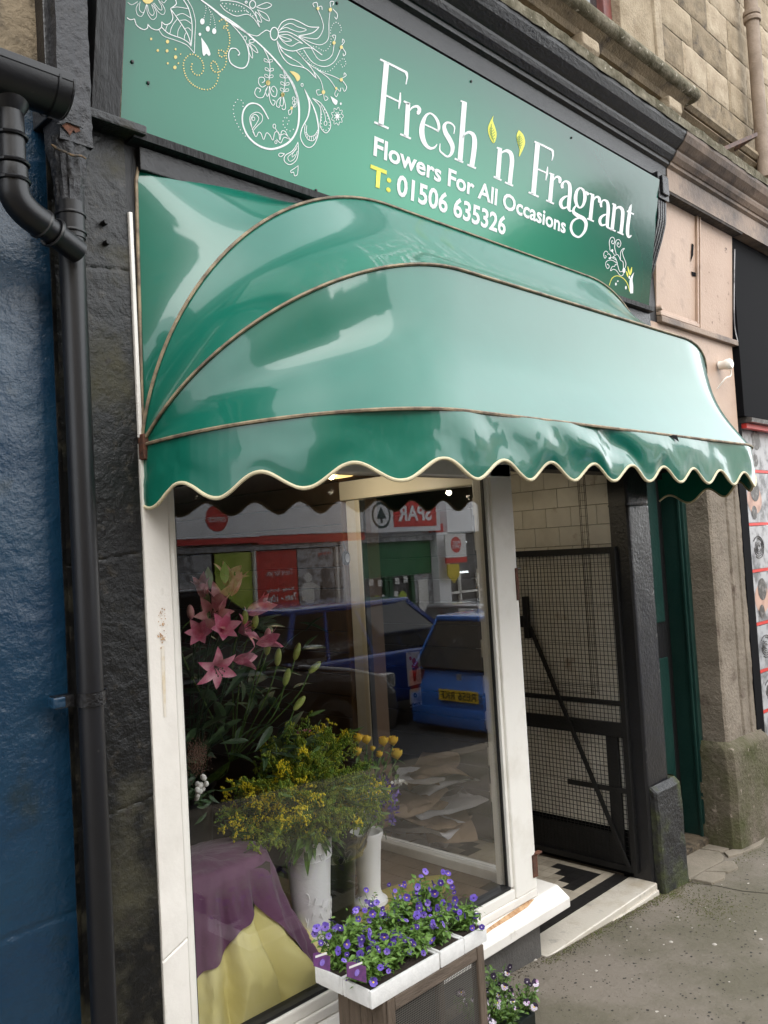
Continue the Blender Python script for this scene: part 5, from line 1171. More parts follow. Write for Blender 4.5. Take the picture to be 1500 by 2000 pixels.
bl = ['leftmost of the upright green lily buds', 'green lily bud just right of the leftmost one', 'green lily bud leaning right at the top of the buds', 'plump green lily bud in the middle of the cluster', 'green lily bud pointing far right', 'lowest green lily bud above the goldenrod', 'pale pink lily bud beside the left window frame', 'green bud between the upper pink lilies', 'small green bud right of the upper pink lilies', 'pale white lily bud above the green buds']
for i, (px, py, d) in enumerate(BD):
    p = onY(px, py, .17); L = empty('lily_bud', p, bl[i], 'flower bud', 'lily buds in the window'); d = V(d).normalized(); l = .058 if i < 6 else .045
    q = MB(); q.tube([p+d*l*(t-.5) for t in (0,.12,.35,.6,.82,.95,1)], [.0035,.0085,.0115,.0115,.0085,.005,.001], 9); q.build('bud', M['bud_green'] if i not in (6, 9) else M['lily_pale'], L, True)
    q = MB(); q.tube([V(c) for c in spline([tuple(p-d*l*.5), tuple(p-d*l+V((-.01,.05,-.08))), (1.72, .45, .95), (1.65, .58, .85)], 5)], .0022, 5); q.build('stem', M['leaf_mid'], L, True)
lf = leaf_shape(.15, .032, 6, .35); q = MB(); rs = random.Random(12)
for i in range(190):
    z = rs.uniform(.92, 1.42); c = V((rs.uniform(1.36, 2.02)*.75+.25*1.65, rs.uniform(.22, .60), z)); a = rs.uniform(-PI, PI)
    place(q, lf, c, (math.cos(a), math.sin(a)*.6, rs.uniform(-.3, 1.2)), rs.uniform(-1, 1), rs.uniform(.5, 1.0))
q.v = [(x, max(.09, y), z) for x, y, z in q.v]
tag(q.build('lily_foliage', M['leaf_dark'], None), 'dark pointed lily leaves massed behind the pink lilies', 'foliage', kind='stuff')
# variegated leaves and dark red bloom among lilies
q = MB(); 
for px, py in ((398,1200),(400,1228),(440,1140),(410,1150)):
    place(q, leaf_shape(.07, .030, 5, .1), onY(px, py, .19), (rs.uniform(-.3,.3), 0, 1), 1.2, 1)
tag(q.build('pale_leaves', pm('leaf_pale', (.25,.33,.13), .5), None), 'pale green broad leaves between the upper lilies', 'leaves')
# gypsophila + white buds at left
q = MB(); rs = random.Random(31)
for i in range(700):
    p = onY(385+rs.gauss(0, 10), 1480+rs.gauss(0, 16), .15+rs.random()*.06); r_ = rs.uniform(.0012, .0026); q.add([p+V(w_)*r_ for w_ in ((1,0,0),(-.5,.87,0),(-.5,-.87,0),(0,0,1.2),(0,0,-1.2))], [(0,1,3),(1,2,3),(2,0,3),(1,0,4),(2,1,4),(0,2,4)])
tag(q.build('dried_filler', pm('dry_brown', (.16,.09,.06), .8), None), 'brown fuzzy dried filler flowers beside the left window frame', 'flowers', kind='stuff')
wf_ = empty('white_posy', onY(388, 1545, .16), 'small bunch of white bud flowers low at the left window frame', 'flowers')
for i in range(13):
    p = onY(388+rs.gauss(0, 9), 1540+rs.gauss(0, 13), .14+rs.random()*.04); q = MB(); q.lathe(tuple(p), [(0, -.009), (.006, -.006), (.0085, .0), (.006, .007), (0, .010)], 8); q.build('bloom', M['flower_white'], wf_, True)
q = MB()
for i in range(18): place(q, leaf_shape(.05, .012, 4), onY(388+rs.gauss(0, 10), 1560+rs.gauss(0, 16), .18), (rs.gauss(0,1), 0, rs.uniform(-.5, 1)), rs.random()*6)
q.build('leaves', M['leaf_dark'], wf_)

# yellow roses
rn = ['leftmost yellow rose at the top of the bunch', 'yellow rose next to the leftmost one, slightly higher', 'orange yellow rose low on the left of the bunch', 'yellow rose in the centre against the window post', 'tall yellow rose just right of the post', 'highest yellow rose on the right', 'large orange yellow rose furthest right', 'small yellow rose under the post']
for i, (px, py, r_) in enumerate(((699,1441,.023),(716,1444,.022),(698,1467,.021),(728,1462,.013),(749,1447,.024),(768,1446,.024),(775,1472,.028),(741,1473,.017))):
    p = onY(px, py, .40); L = empty('yellow_rose', p, rn[i], 'rose', 'yellow roses'); rs = random.Random(40+i); q = MB()
    for kx in range(13):
        a = kx*2.4; o_ = .25+.75*(kx/13); rr_ = r_*o_
        q.grid(lambda u, v, a=a, rr_=rr_, o_=o_: tuple(p+V(((rr_*(math.sin(PI*(.08+.62*v))+.22*max(0, v-.75)*4*o_))*math.cos(a+(u-.5)*(1.9-.5*v)), (rr_*(math.sin(PI*(.08+.62*v))+.22*max(0, v-.75)*4*o_))*math.sin(a+(u-.5)*(1.9-.5*v)), r_*(1.75*v-.95)*(1.08-.35*o_)-r_*.35*v*(2*abs(u-.5))**2.5))), 6, 6)
    q.build('petals', M['rose_yellow'], L, True)
    q = MB(); q.tube([p-V((0,0,r_*.8)), V((2.28, .40, .60))], .0025, 5)
    for kx in range(4): place(q, leaf_shape(.04, .02, 4), p-V((0,0,r_+.03*kx*.6)), (rs.gauss(0,1), rs.gauss(0,1), -.3), 0, 1)
    q.build('stem', M['leaf_mid'], L)
# purple and white filler flowers
pw = empty('mixed_posy', (2.3, .38, .72), 'loose posy of purple and white frilly flowers under the yellow roses', 'bouquet')
for nm_, mt, spots, n_ in (('purple_blooms', 'viola_deep', ((752,1525),(760,1540),(745,1570),(735,1585),(768,1580),(765,1600)), 26), ('lilac_blooms', 'viola_lilac', ((770,1556),(758,1560),(742,1550)), 20), ('white_blooms', 'flower_white', ((745,1535),(725,1548),(733,1560),(700,1580),(778,1530)), 22)):
    q = MB(); rs = random.Random(len(nm_)); lf2 = leaf_shape(.022, .014, 3, .5)
    for (px, py) in spots:
        c = onY(px, py, .38)
        for kx in range(n_): place(q, lf2, c+V((rs.gauss(0,.008), rs.gauss(0,.008), rs.gauss(0,.008))), (rs.gauss(0,1), rs.gauss(0,1), rs.gauss(0,1)), rs.random()*6, .9)
    q.build(nm_, M[mt], pw)
q = MB(); rs = random.Random(3)
for kx in range(16): c = onY(745+rs.gauss(0,18), 1560+rs.gauss(0,24), .38); q.tube([c, V((2.28+rs.gauss(0,.01), .40, .56))], .0016, 4)
for kx in range(30): place(q, leaf_shape(.045, .009, 4), onY(745+rs.gauss(0,18), 1590+rs.gauss(0,22), .40), (rs.gauss(0,1), 0, rs.uniform(-.2, 1)), rs.random()*6)
q.build('stems', M['leaf_mid'], pw)
# flowers behind goldenrod (pale tops)
bk = empty('mixed_posy.001', onY(570, 1430, .5), 'muted pink and grey flower heads peeping above the goldenrod', 'flowers')
for px, py, mt in ((556,1443,'photo_grey'),(572,1440,'photo_grey'),(586,1434,'lily_pink'),(600,1430,'lily_pink'),(567,1460,'bud_green')):
    q = MB(); c = onY(px, py, .50); rs = random.Random(px)
    for kx in range(24): place(q, leaf_shape(.018, .008, 3, .4), c, (rs.gauss(0,1), rs.gauss(0,1), abs(rs.gauss(0,1))), rs.random()*6)
    q.build('bloom', M[mt], bk)
# cellophane sleeve
def cel(u, v):
    a = -PI*.98+u*PI*1.3; R = .088+.045*v+.007*math.sin(a*5+v*3)+.005*fbm(a*4, v*3); return (2.07+.115*0+R*1.05*math.cos(a), max(.065, .32+R*math.sin(a)), .555+v*.095+.014*fbm(a*3, 5)*v)
q = MB(); q.grid(cel, 60, 10); tag(q.build('cellophane_sleeve', M['cello'], None, True), 'crumpled clear cellophane sleeve around the dark bucket', 'wrapping')

# ---- flattened cardboard on the entrance floor
rs = random.Random(77); cn = 0
tops = [('brown torn cardboard sheet with punched holes on top of the pile', 'cardboard'), ('white printed cardboard box flap on the pile nearest the corner post', 'cardboard_white')]
lbls = ['flat brown cardboard sheet in the heap seen through the glass', 'flat pale printed cardboard sheet in the heap seen through the glass']
for i in range(22):
    pale = i % 2 == 1 and i < 21; y = rs.uniform(1.08, 1.36); x = 3.40+rs.uniform(.0, .20); z = .03+i*.019; a = rs.uniform(-.6, .9)
    L_, W_ = rs.uniform(.24, .42), rs.uniform(.18, .30)
    def cf(u, v, a=a, L_=L_, W_=W_, x=x, y=y, z=z, i=i):
        lx, ly = (u-.5)*L_, (v-.5)*W_; bend = .055*(lx/L_*2)**2*math.sin(i*1.7)+.03*(ly/W_*2)**2*math.cos(i*2.9)+.02*fbm(lx*6+i, ly*6)+.22*lx*math.sin(i*2.3)*.5
        return (min(3.765, x+lx*math.cos(a)-ly*math.sin(a)), y+lx*math.sin(a)+ly*math.cos(a), max(.004, z+bend))
    q = MB(); q.grid(cf, 10, 6); n0 = len(q.v); q.add([(vx, vy, vz_+.004) for vx, vy, vz_ in q.v[:n0]], [tuple(reversed(f)) for f in q.f])
    if i == 21:
        q2 = MB()
    o = q.build('cardboard_sheet', M['cardboard_white' if pale else 'cardboard'], None, False)
    tag(o, ('%s sheet from the bottom of the heap in the entrance, %s' % (['first','second','third','fourth','fifth','sixth','seventh','eighth','ninth','tenth','eleventh','twelfth','thirteenth','fourteenth','fifteenth','sixteenth','seventeenth','eighteenth','nineteenth','twentieth','',''][i], 'pale grey printed card' if pale else 'plain brown cardboard')) if i < 20 else ('topmost brown cardboard sheet of the heap in the entrance' if i == 21 else 'second sheet from the top of the cardboard heap'), 'cardboard', 'pale flattened boxes' if (pale and i < 20) else ('brown flattened boxes' if i < 20 else None))

# ================================================================== CRATE, TRAYS, VIOLAS
cr_ = empty('wooden_crate', (1.8, -.28, gz(1.8)), 'weathered wooden crate stand with wire mesh sides under the viola trays', 'crate')
CX0, CX1, CY0, CY1, CT = 1.635, 2.055, -.350, -.160, .432
g0 = gz(1.8)
def cb(name, args, m='wood'): return MB().box(*args).build(name, M[m], cr_, False, .003)
for i in range(4):
    yy = CY0+.001+i*(CY1-CY0)/4; cb('plank', (CX0-.012+.001*i, CX0, yy+.001, yy+(CY1-CY0)/4-.002, g0, CT-.002*i))
cb('post', (CX0+.001, CX0+.03, CY0-.002, CY0+.022, g0, CT)); cb('post', (CX1-.030, CX1, CY0-.004, CY0+.024, g0-.01, CT)); cb('post', (CX1-.028, CX1, CY1-.022, CY1, g0-.01, CT))
cb('rail', (CX0+.031, CX1-.031, CY0-.002, CY0+.018, CT-.036, CT), 'wood_h'); cb('rail', (CX0+.031, CX1-.031, CY0-.002, CY0+.018, g0+.02, g0+.055), 'wood_h')
cb('rail', (CX1-.022, CX1-.002, CY0+.025, CY1-.023, CT-.036, CT-.001), 'wood_h'); cb('top_board', (CX0, CX1, CY0+.02, CY1, CT-.012, CT-.001), 'wood_h')
q = MB(); w_ = .0007
for i in range(52): x = CX0+.03+(CX1-CX0-.06)*i/51; q.box(x-w_, x+w_, CY0+.006, CY0+.0074, g0+.05, CT-.034)
for i in range(48): z = g0+.05+(CT-.084-g0)*i/47; q.box(CX0+.028, CX1-.028, CY0+.0045, CY0+.0059, z-w_, z+w_)
tag(q.build('wire_mesh', M['steel_wire'], cr_), kind='stuff')
cb('back_board', (CX0, CX1-.03, CY1-.008, CY1, g0, CT-.013), 'iron')

lf = leaf_shape(.024, .011, 3, .35, .3); lf_s = leaf_shape(.016, .006, 2, .3)
def viola_mesh(mats, seed, s_=1.):
    rs = random.Random(seed); q = MB()
    def pet(a, L, w, z, mi):
        q.cur = mi; pts = []; n = 7
        for i in range(n+1):
            t = i/n*PI; pts.append((w/2*math.cos(t)*(1), L*.5+L*.5*math.sin(t)*.95))
        vs = [(0, 0, z)] + [(px_, py_, z+.0012*math.sin(3*t_)+.12*(py_)*.3) for t_, (px_, py_) in enumerate(pts)]
        c, s1 = math.cos(a), math.sin(a); q.add([(x*c-y*s1, x*s1+y*c, zz) for x, y, zz in vs], [(0, i, i+1) for i in range(1, n+1)])
    k = s_*.0135
    pet(.42, k*1.15, k*1.15, -.0008, 0); pet(-.42, k*1.15, k*1.15, -.0004, 0)
    pet(1.75, k, k*.95, .0004, 1); pet(-1.75, k, k*.95, .0007, 1); pet(PI, k*1.05, k*1.35, .0011, 1)
    q.cur = 2; q.lathe((0, -.0008, .0016), [(0, .0016), (.0018*s_, .001), (.003*s_, 0)], 6)
    return q.mesh('viola_face', [M[m] for m in mats], False)
VF = [viola_mesh(('viola_deep', 'viola_blue', 'rose_yellow'), 1), viola_mesh(('viola_blue', 'viola_lilac', 'viola_black'), 2), viola_mesh(('viola_deep', 'viola_deep', 'flower_white'), 3), viola_mesh(('viola_blue', 'viola_blue', 'viola_black'), 4)]
PF = [viola_mesh(('viola_black', 'pansy_white', 'rose_yellow'), 5, 1.1), viola_mesh(('viola_black', 'viola_black', 'pansy_white'), 6, 1.1), viola_mesh(('viola_black', 'pansy_white', 'viola_black'), 7, 1.)]
def plant(name, loc, h, rad, nl, nf, faces, label, seed, group, mat='leaf_fresh'):
    rs = random.Random(seed); ro = empty(name, loc, label, 'plant', group); q = MB(); loc = V(loc)
    for i in range(26):
        a = rs.random()*2*PI; t = loc+V((math.cos(a)*rad*rs.uniform(.2, 1), math.sin(a)*rad*rs.uniform(.2, 1), h*rs.uniform(.5, 1)))
        pts = [V(c) for c in spline([tuple(loc+V((rs.gauss(0,.01), rs.gauss(0,.01), 0))), tuple(loc.lerp(t, .5)+V((0,0,.01))), tuple(t)], 4)]; q.tube(pts, .0011, 4, False)
        for k in range(nl//26):
            p = pts[rs.randint(1, len(pts)-1)]+V((rs.gauss(0,.006), rs.gauss(0,.006), rs.gauss(0,.005))); a2 = rs.random()*2*PI; place(q, lf if rs.random() < .7 else lf_s, p, (math.cos(a2), math.sin(a2), rs.uniform(-.3, .9)), rs.uniform(-.7, .7), rs.uniform(.6, 1.15))
    tag(q.build('foliage', M[mat], ro), kind='stuff')
    q = MB()
    for i in range(nf):
        a = rs.random()*2*PI; r_ = rad*math.sqrt(rs.random())*1.1; p = loc+V((r_*math.cos(a), r_*math.sin(a), h*rs.uniform(.55, 1.28)-r_*.25))
        look = (V((CAM.x, CAM.y, CAM.z))-p).normalized()*rs.uniform(.2, .9)+V((rs.gauss(0,.5), rs.gauss(-.3,.4), rs.gauss(.15,.35))); look.normalize()
        rotm = look.to_track_quat('Z', 'Y').to_matrix().to_4x4() @ Matrix.Rotation(rs.gauss(0, .35), 4, 'Z')
        o = bpy.data.objects.new('bloom', rs.choice(faces)); COL.objects.link(o); o.parent = ro; sc = rs.uniform(.5, 1.05); o.matrix_parent_inverse = Matrix.Translation(loc).inverted()
        o.matrix_basis = Matrix.Translation(p) @ rotm @ Matrix.Diagonal((sc, sc*rs.uniform(.75, 1), sc, 1))
        q.tube([p-look*.001, p-look*.012+V((0,0,-.006)), loc.lerp(p, .5)], .0009, 4, False)
    q.build('flower_stalks', M[mat], ro)
    return ro
# polystyrene trays 2 x 2
TZ = .4335; TH = .046
tl = {(0,0): 'white foam plant tray at the front left corner with a purple care label', (1,0): 'white foam plant tray at the front right of the crate', (0,1): 'white foam plant tray at the back left against the window', (1,1): 'white foam plant tray at the back right against the sill'}
xs_ = [(1.578, 1.856), (1.860, 2.078)]; ys_ = [(-.352, -.239), (-.236, -.122)]
pi_ = 0
pos_words = ['far left', 'left', 'middle', 'right', 'far right']
for i in range(2):
    for j in range(2):
        x0, x1 = xs_[i]; y0, y1 = ys_[j]; t = empty('plant_tray', ((x0+x1)/2, (y0+y1)/2, TZ), tl[(i, j)], 'plant tray', 'foam trays of violas')
        nc = 1 if i == 0 else 2; cw = (x1-x0)/nc
        q = MB()
        for c in range(nc):
            a, b_ = x0+c*cw+.0008, x0+(c+1)*cw-.0008; q.box(a, b_, y0, y0+.011, TZ, TZ+TH); q.box(a, b_, y1-.011, y1, TZ, TZ+TH); q.box(a, a+.009, y0+.0112, y1-.0112, TZ, TZ+TH); q.box(b_-.009, b_, y0+.0112, y1-.0112, TZ, TZ+TH); q.box(a+.0092, b_-.0092, y0+.0112, y1-.0112, TZ, TZ+.01)
        q.build('foam_body', M['foam'], t, True, .0035, 2)
        nc = 3 if i == 0 else 2; cw = (x1-x0)/nc
        MB().box(x0+.012, x1-.012, y0+.012, y1-.012, TZ+.011, TZ+TH-.003).build('compost', M['soil'], t)
        for c in range(nc):
            k = c if i == 0 else 3+c
            plant('viola_plant', (x0+(c+.5)*cw, (y0+y1)/2, TZ+TH-.012), .080+.016*((k+j) % 2)+.040*j, .070, 560, 17 if j else 14, VF,
                  'blue purple viola plant in the %s row of the trays, %s cell' % (['front', 'back'][j], pos_words[k]), 100+pi_, 'violas in the foam trays'); pi_ += 1
# care labels
for i, (pts, nm_) in enumerate((([(612,1862),(622,1860),(645,1868),(645,1898),(613,1887)], 'purple plant care label standing in the back left tray corner'), ([(677,1880),(690,1878),(715,1888),(716,1920),(678,1908)], 'purple plant care label standing in the front left tray corner'), ([(903,1788),(913,1780),(928,1780),(926,1804),(902,1815)], 'blue and white patterned plant care label at the right end of the trays'))):
    yy = (-.262, -.345, -.290)[i]; ro = empty('plant_label', onY(*pts[4], yy), nm_, 'plant label', 'plant care labels'); q = MB()
    P = [onY(a, b_, yy) for a, b_ in pts]; P2 = [p+V((0, .0012, 0)) for p in P]; n = 5; q.add(P+P2, [tuple(range(n)), tuple(range(2*n-1, n-1, -1))]+[(k, (k+1) % n, (k+1) % n+n, k+n) for k in range(n)])
    q.build('card', pm('label_purple', (.10,.035,.14), .35, (.16,.05,.18), 60, .4, .6, coat=.5) if i < 2 else pm('label_blue', (.07,.07,.28), .35, (.55,.55,.62), 90, .45, .55, coat=.5), ro)
    c = sum(P, V())/5; q = MB()
    if i < 2:
        w_ = (P[2]-P[0]).length; q.add([c+V((-w_*.32,-.001,.013)), c+V((w_*.30,-.001,.008)), c+V((w_*.30,-.001,.014)), c+V((-w_*.32,-.001,.019))], [(0,1,2,3)]); q.build('white_band', M['flower_white'], ro)
        q = MB(); q.lathe((c.x+.002, c.y-.0012, c.z-.007), [(0, 0), (.009, 0)], 9, axis=1); q.build('printed_flower', M['viola_lilac'], ro)
    else:
        q.add([c+V((-.010,-.001,.007)), c+V((.012,-.001,.012)), c+V((.012,-.001,.018)), c+V((-.010,-.001,.013))], [(0,1,2,3)]); q.build('white_band', M['flower_white'], ro)
# pansies on the ground, bottom right of the crate
for i, (x, y) in enumerate(((2.20,-.16),(2.30,-.20),(2.26,-.28),(2.38,-.14),(2.36,-.26),(2.18,-.26))):
    plant('pansy_plant', (x, y, gz(x)+.045), .085+.01*(i % 2), .058, 156, 8, PF, ['dark faced pansy plant nearest the crate leg', 'pansy plant with white centres in the middle of the ground tray', 'pansy plant at the picture bottom edge', 'pansy plant at the back right of the ground tray', 'pansy plant at the right end of the ground tray', 'pansy plant in the front left corner of the ground tray'][i], 300+i, 'pansies on the pavement', 'leaf_mid')
q = MB(); q.box(2.12, 2.37, -.30, -.11, gz(2.3)+.002, gz(2.3)+.05); pt_ = tag(q.build('pansy_tray', M['bucket_dark'], None, False, .006), 'low black tray of pansies on the pavement beside the crate', 'plant tray')

# ================================================================== ACROSS THE STREET (seen as reflections)
def fx(Z): return Z
YS = -9.92
shp = empty('convenience_shop', (11, YS, gz(11)), 'white and red convenience shop across the street reflected in the window', 'building')
MB().box(4.0, 14.3, YS-6, YS-.12, gz(14)-.5, 2.95).build('wall', M['white_wall'], shp)
MB().box(4.0, 9.02, YS-.11, YS+.16, 2.00, 2.75).build('fascia', M['white_wall'], shp); MB().box(9.03, 11.60, YS-.11, YS+.10, 2.02, 2.75).build('fascia', M['white_wall'], shp)
MB().box(4.0, 9.02, YS-.10, YS+.15, 1.90, 1.995).build('red_band', M['sign_red'], shp); MB().box(9.03, 11.62, YS-.10, YS+.09, 1.86, 2.012).build('red_band', M['sign_red'], shp)
MB().box(13.72, 13.98, YS-.10, YS+.1, 1.96, 2.14).build('red_band', M['sign_red'], shp)
q = MB(); q.lathe((8.15, YS+.17, 2.33), [(0, 0), (.22, 0)], 24, axis=1); q.build('red_roundel', M['sign_red'], shp)
text_obj('lettering', 'OFFICE', M['sign_white'], shp, (8.32, YS+.175, 2.27), (-1,0,0), (0,0,1), .34, None, .02)
bs_ = empty('box_sign', (12.7, YS+.2, 2.0), 'white and red projecting box sign over the shop door across the street', 'sign')
MB().box(11.63, 13.70, YS+.0, YS+.26, 1.99, 2.72).build('case', pm('case_white', (.75,.75,.75), .4), bs_)  # case in one plain white
MB().box(12.28, 13.58, YS+.262, YS+.268, 2.09, 2.66).build('red_panel', M['sign_red'], bs_)
text_obj('lettering', 'SPAR', M['sign_white'], bs_, (13.42, YS+.275, 2.22), (-1,0,0), (0,0,1), 1.02, .30, .03)
q = MB(); q.lathe((11.94, YS+.264, 2.33), [(.215, 0), (.265, 0)], 28, axis=1); q.poly_y([(11.94,2.50),(11.80,2.26),(11.91,2.26),(11.91,2.18),(11.97,2.18),(11.97,2.26),(12.08,2.26)], YS+.262, YS+.266); q.build('tree_roundel', M['green_paint'], bs_)
# shop window with posters
MB().box(5.0, 10.9, YS-.10, YS-.02, gz(8)+.25, 1.80).build('window_backing', M['black'], shp)
MB().box(4.9, 10.95, YS-.09, YS+.04, 1.765, 1.86).build('window_head', M['photo_grey'], shp)
for x in (4.9, 7.0, 8.95, 10.88): MB().box(x, x+.05, YS-.02, YS+.05, .1, 1.76).build('mullion', M['white_pvc'], shp)
for nm_, lab, x0, x1, m_ in (('window_poster', 'pale poster at the left of the shop window across the street', 7.06, 8.12, 'photo_grey'), ('window_poster', 'green salad leaf poster in the shop window across the street', 8.18, 8.93, None), ('window_poster', 'red opening hours poster in the shop window across the street', 9.02, 9.95, 'sign_red'), ('window_poster', 'black and white poster of cheering figures across the street', 9.97, 10.86, 'photo_grey')):
    m2 = M[m_] if m_ else pm('salad', (.35,.50,.03), .5, (.55,.62,.12), 3, .4, .6)
    z0_ = .55; po = empty(nm_, (x0, YS, z0_), lab, 'poster'); MB().box(x0, x1, YS-.015, YS-.005, z0_, 1.75).build('sheet', m2, po)
    if m_ == 'sign_red':
        text_obj('lettering', 'There for you', M['sign_white'], po, (9.85, YS+.0, 1.30), (-1,0,0), (0,0,1), .62, .11, 0)
        text_obj('lettering', 'Monday - Saturday', M['sign_white'], po, (9.85, YS+.0, 1.02), (-1,0,0), (0,0,1), .62, .06, .01)
        text_obj('lettering', '7am - 10pm', M['sign_white'], po, (9.90, YS+.0, .84), (-1,0,0), (0,0,1), .75, .13, .02)
    if x0 > 9.96:
        q = MB(); q.lathe((10.20, YS-.002, 1.22), [(0, 0), (.09, 0)], 12, axis=1); q.poly_y([(10.02,1.05),(10.12,1.13),(10.30,1.13),(10.55,1.0),(10.52,.95),(10.32,1.02),(10.34,.6),(10.06,.6)], YS-.004, YS-.002); q.build('printed_figure', M['flower_white'], po)
        q = MB(); q.lathe((10.62, YS-.002, 1.25), [(0, 0), (.13, 0)], 12, axis=1); q.poly_y([(10.48,1.12),(10.78,1.12),(10.82,.6),(10.46,.6)], YS-.004, YS-.002); q.build('printed_figure', M['photo_hair'], po)
        text_obj('lettering', 'thriving.', M['sign_red'], po, (10.8, YS+.0, 1.62), (-1,0,0), (0,0,1), .35, .06, .01)
MB().box(10.98, 11.52, YS-.1, YS+.10, gz(11)-.1, 1.86).build('pillar', M['white_wall'], shp)
MB().box(11.53, 13.70, YS-.11, YS-.06, 1.10, 1.80).build('green_shutter', pm('shop_green', (.03,.16,.06), .5), shp)
MB().box(11.53, 13.70, YS-.1, YS+.05, 1.80, 1.90).build('shutter_box', M['photo_grey'], shp)
gd2 = pm('shop_green_dark', (.02,.09,.035), .5)
for x in (11.55, 12.22, 12.35, 13.0): MB().box(x, x+.10, YS-.11, YS-.02, gz(12)-.1, 1.09).build('door_stile', gd2, shp)
for x in (11.66, 12.46): MB().box(x, x+.55, YS-.11, YS-.09, gz(12)-.1, 1.09).build('door_pane', M['photo_hair'], shp)
q = MB()
for x, z in ((12.0, .62), (12.75, .65)): q.lathe((x, YS-.05, z), [(0, 0), (.13, 0)], 16, axis=1)
q.build('round_sticker', pm('lime', (.40,.50,.05), .5), shp)
q = MB()
for x, z in ((11.8,.95),(12.05,.92),(12.15,.62),(12.5,.66),(12.55,.93),(12.8,.95),(12.1,.35),(12.7,.33)): q.box(x, x+.12, YS-.055, YS-.05, z, z+.13)
q.build('door_notice', M['flower_white'], shp)
MB().box(13.10, 13.70, YS-.10, YS-.05, gz(13)-.1, 1.09).build('side_panel', M['photo_grey'], shp)
MB().box(13.22, 13.52, YS-.04, YS-.03, .05, .98).build('notice_board', M['flower_white'], shp); MB().box(13.21, 13.53, YS-.045, YS-.028, -.05, .045).build('notice_foot', M['sign_red'], shp)
MB().box(13.72, 14.10, YS-.1, YS+.12, gz(14)-.2, 1.95).build('pillar', M['white_wall'], shp)
ps = empty('hanging_sign', (13.6, YS+.4, 1.5), 'small white and red post office sign hanging by the pillar across the street', 'sign')
MB().box(13.74, 14.42, YS+.30, YS+.34, 1.40, 1.90).build('board', M['flower_white'], ps); MB().box(13.74, 14.42, YS+.298, YS+.345, 1.28, 1.395).build('foot', M['sign_red'], ps)
q = MB(); q.lathe((14.08, YS+.345, 1.67), [(0, 0), (.17, 0)], 20, axis=1); q.build('roundel', M['sign_red'], ps)
text_obj('lettering', 'POST', M['sign_white'], ps, (14.20, YS+.35, 1.68), (-1,0,0), (0,0,1), .24, .07, .02); text_obj('lettering', 'OFFICE', M['sign_white'], ps, (14.22, YS+.35, 1.59), (-1,0,0), (0,0,1), .28, .07, .02)
q = MB(); q.poly_y([(13.78,1.26),(14.16,1.26),(14.16,1.02),(13.97,.86),(13.78,1.02)], YS+.30, YS+.33); tag(q.build('pay_sign', pm('pay_yellow', (.65,.50,.04), .5), None), 'small yellow pointed hanging sign under the post office sign', 'sign')
# darker shop to the right
ds = empty('dark_shop', (17, YS-1, gz(17)), 'dark glazed shop beyond the convenience shop across the street', 'building')
MB().box(14.3, 24, YS-8, YS-1.2, gz(20)-.6, 2.6).build('wall', M['photo_hair'], ds)
MB().box(14.12, 24, YS-1.2, YS+.1, 1.95, 2.9).build('canopy', M['white_wall'], ds)
for z in (1.70, .98): MB().box(14.6, 16.2, YS-1.15, YS-1.08, z, z+.04).build('light_tube', pm('tube_glow', (1,1,1), .5, emit=(.9,1,1), est=2.5), ds)
for x in (14.8, 15.3, 15.9, 16.6): MB().box(x, x+.05, YS-1.19, YS-1.12, -.6, .95).build('mullion', M['white_pvc'], ds)
MB().box(14.7, 16.8, YS-1.19, YS-1.12, .5, .55).build('transom', M['white_pvc'], ds)
# houses left, further away, for the sky line
for i, (x0, x1, h, m_, lab) in enumerate(((-16, -3.5, 11.5, 'stone', 'tall sandstone tenement far left across the street'), (-3.4, 3.9, 8.6, 'stone_c', 'narrower brown stone tenement across the street'), (24.2, 40, 6.0, 'stone_b', 'pale stone house far down the street'))):
    h_ = empty('stone_house', ((x0+x1)/2, YS-2, gz(x0)), lab, 'house'); y1 = YS-.4*i
    MB().box(x0, x1, y1-8, y1, -3, h).build('wall', M[m_], h_)
    q = MB(); q.prism([(y1+.25, h), (y1-4, h+2.4), (y1-8.2, h)], x0-.1, x1+.1); rf = q.build('roof', M['black_wood'], h_)
    for cx_ in (x0+1.2, x1-1.4):
        MB().box(cx_, cx_+1.2, y1-4.6, y1-3.6, h+1.6, h+2.9).build('chimney', M['stone_b'], rf)
    nwin = int((x1-x0)/2.4)
    for f_ in range(int(h/2.7)):
        for w_ in range(nwin):
            xx = x0+.9+w_*2.4; zz = -.2+f_*2.5
            fo = MB().box(xx, xx+1.0, y1-.05, y1+.03, zz, zz+1.5).build('window', M['white_pvc'], h_); MB().box(xx+.08, xx+.92, y1+.031, y1+.036, zz+.08, zz+1.42).build('pane', MATS['dark_pane'], fo)

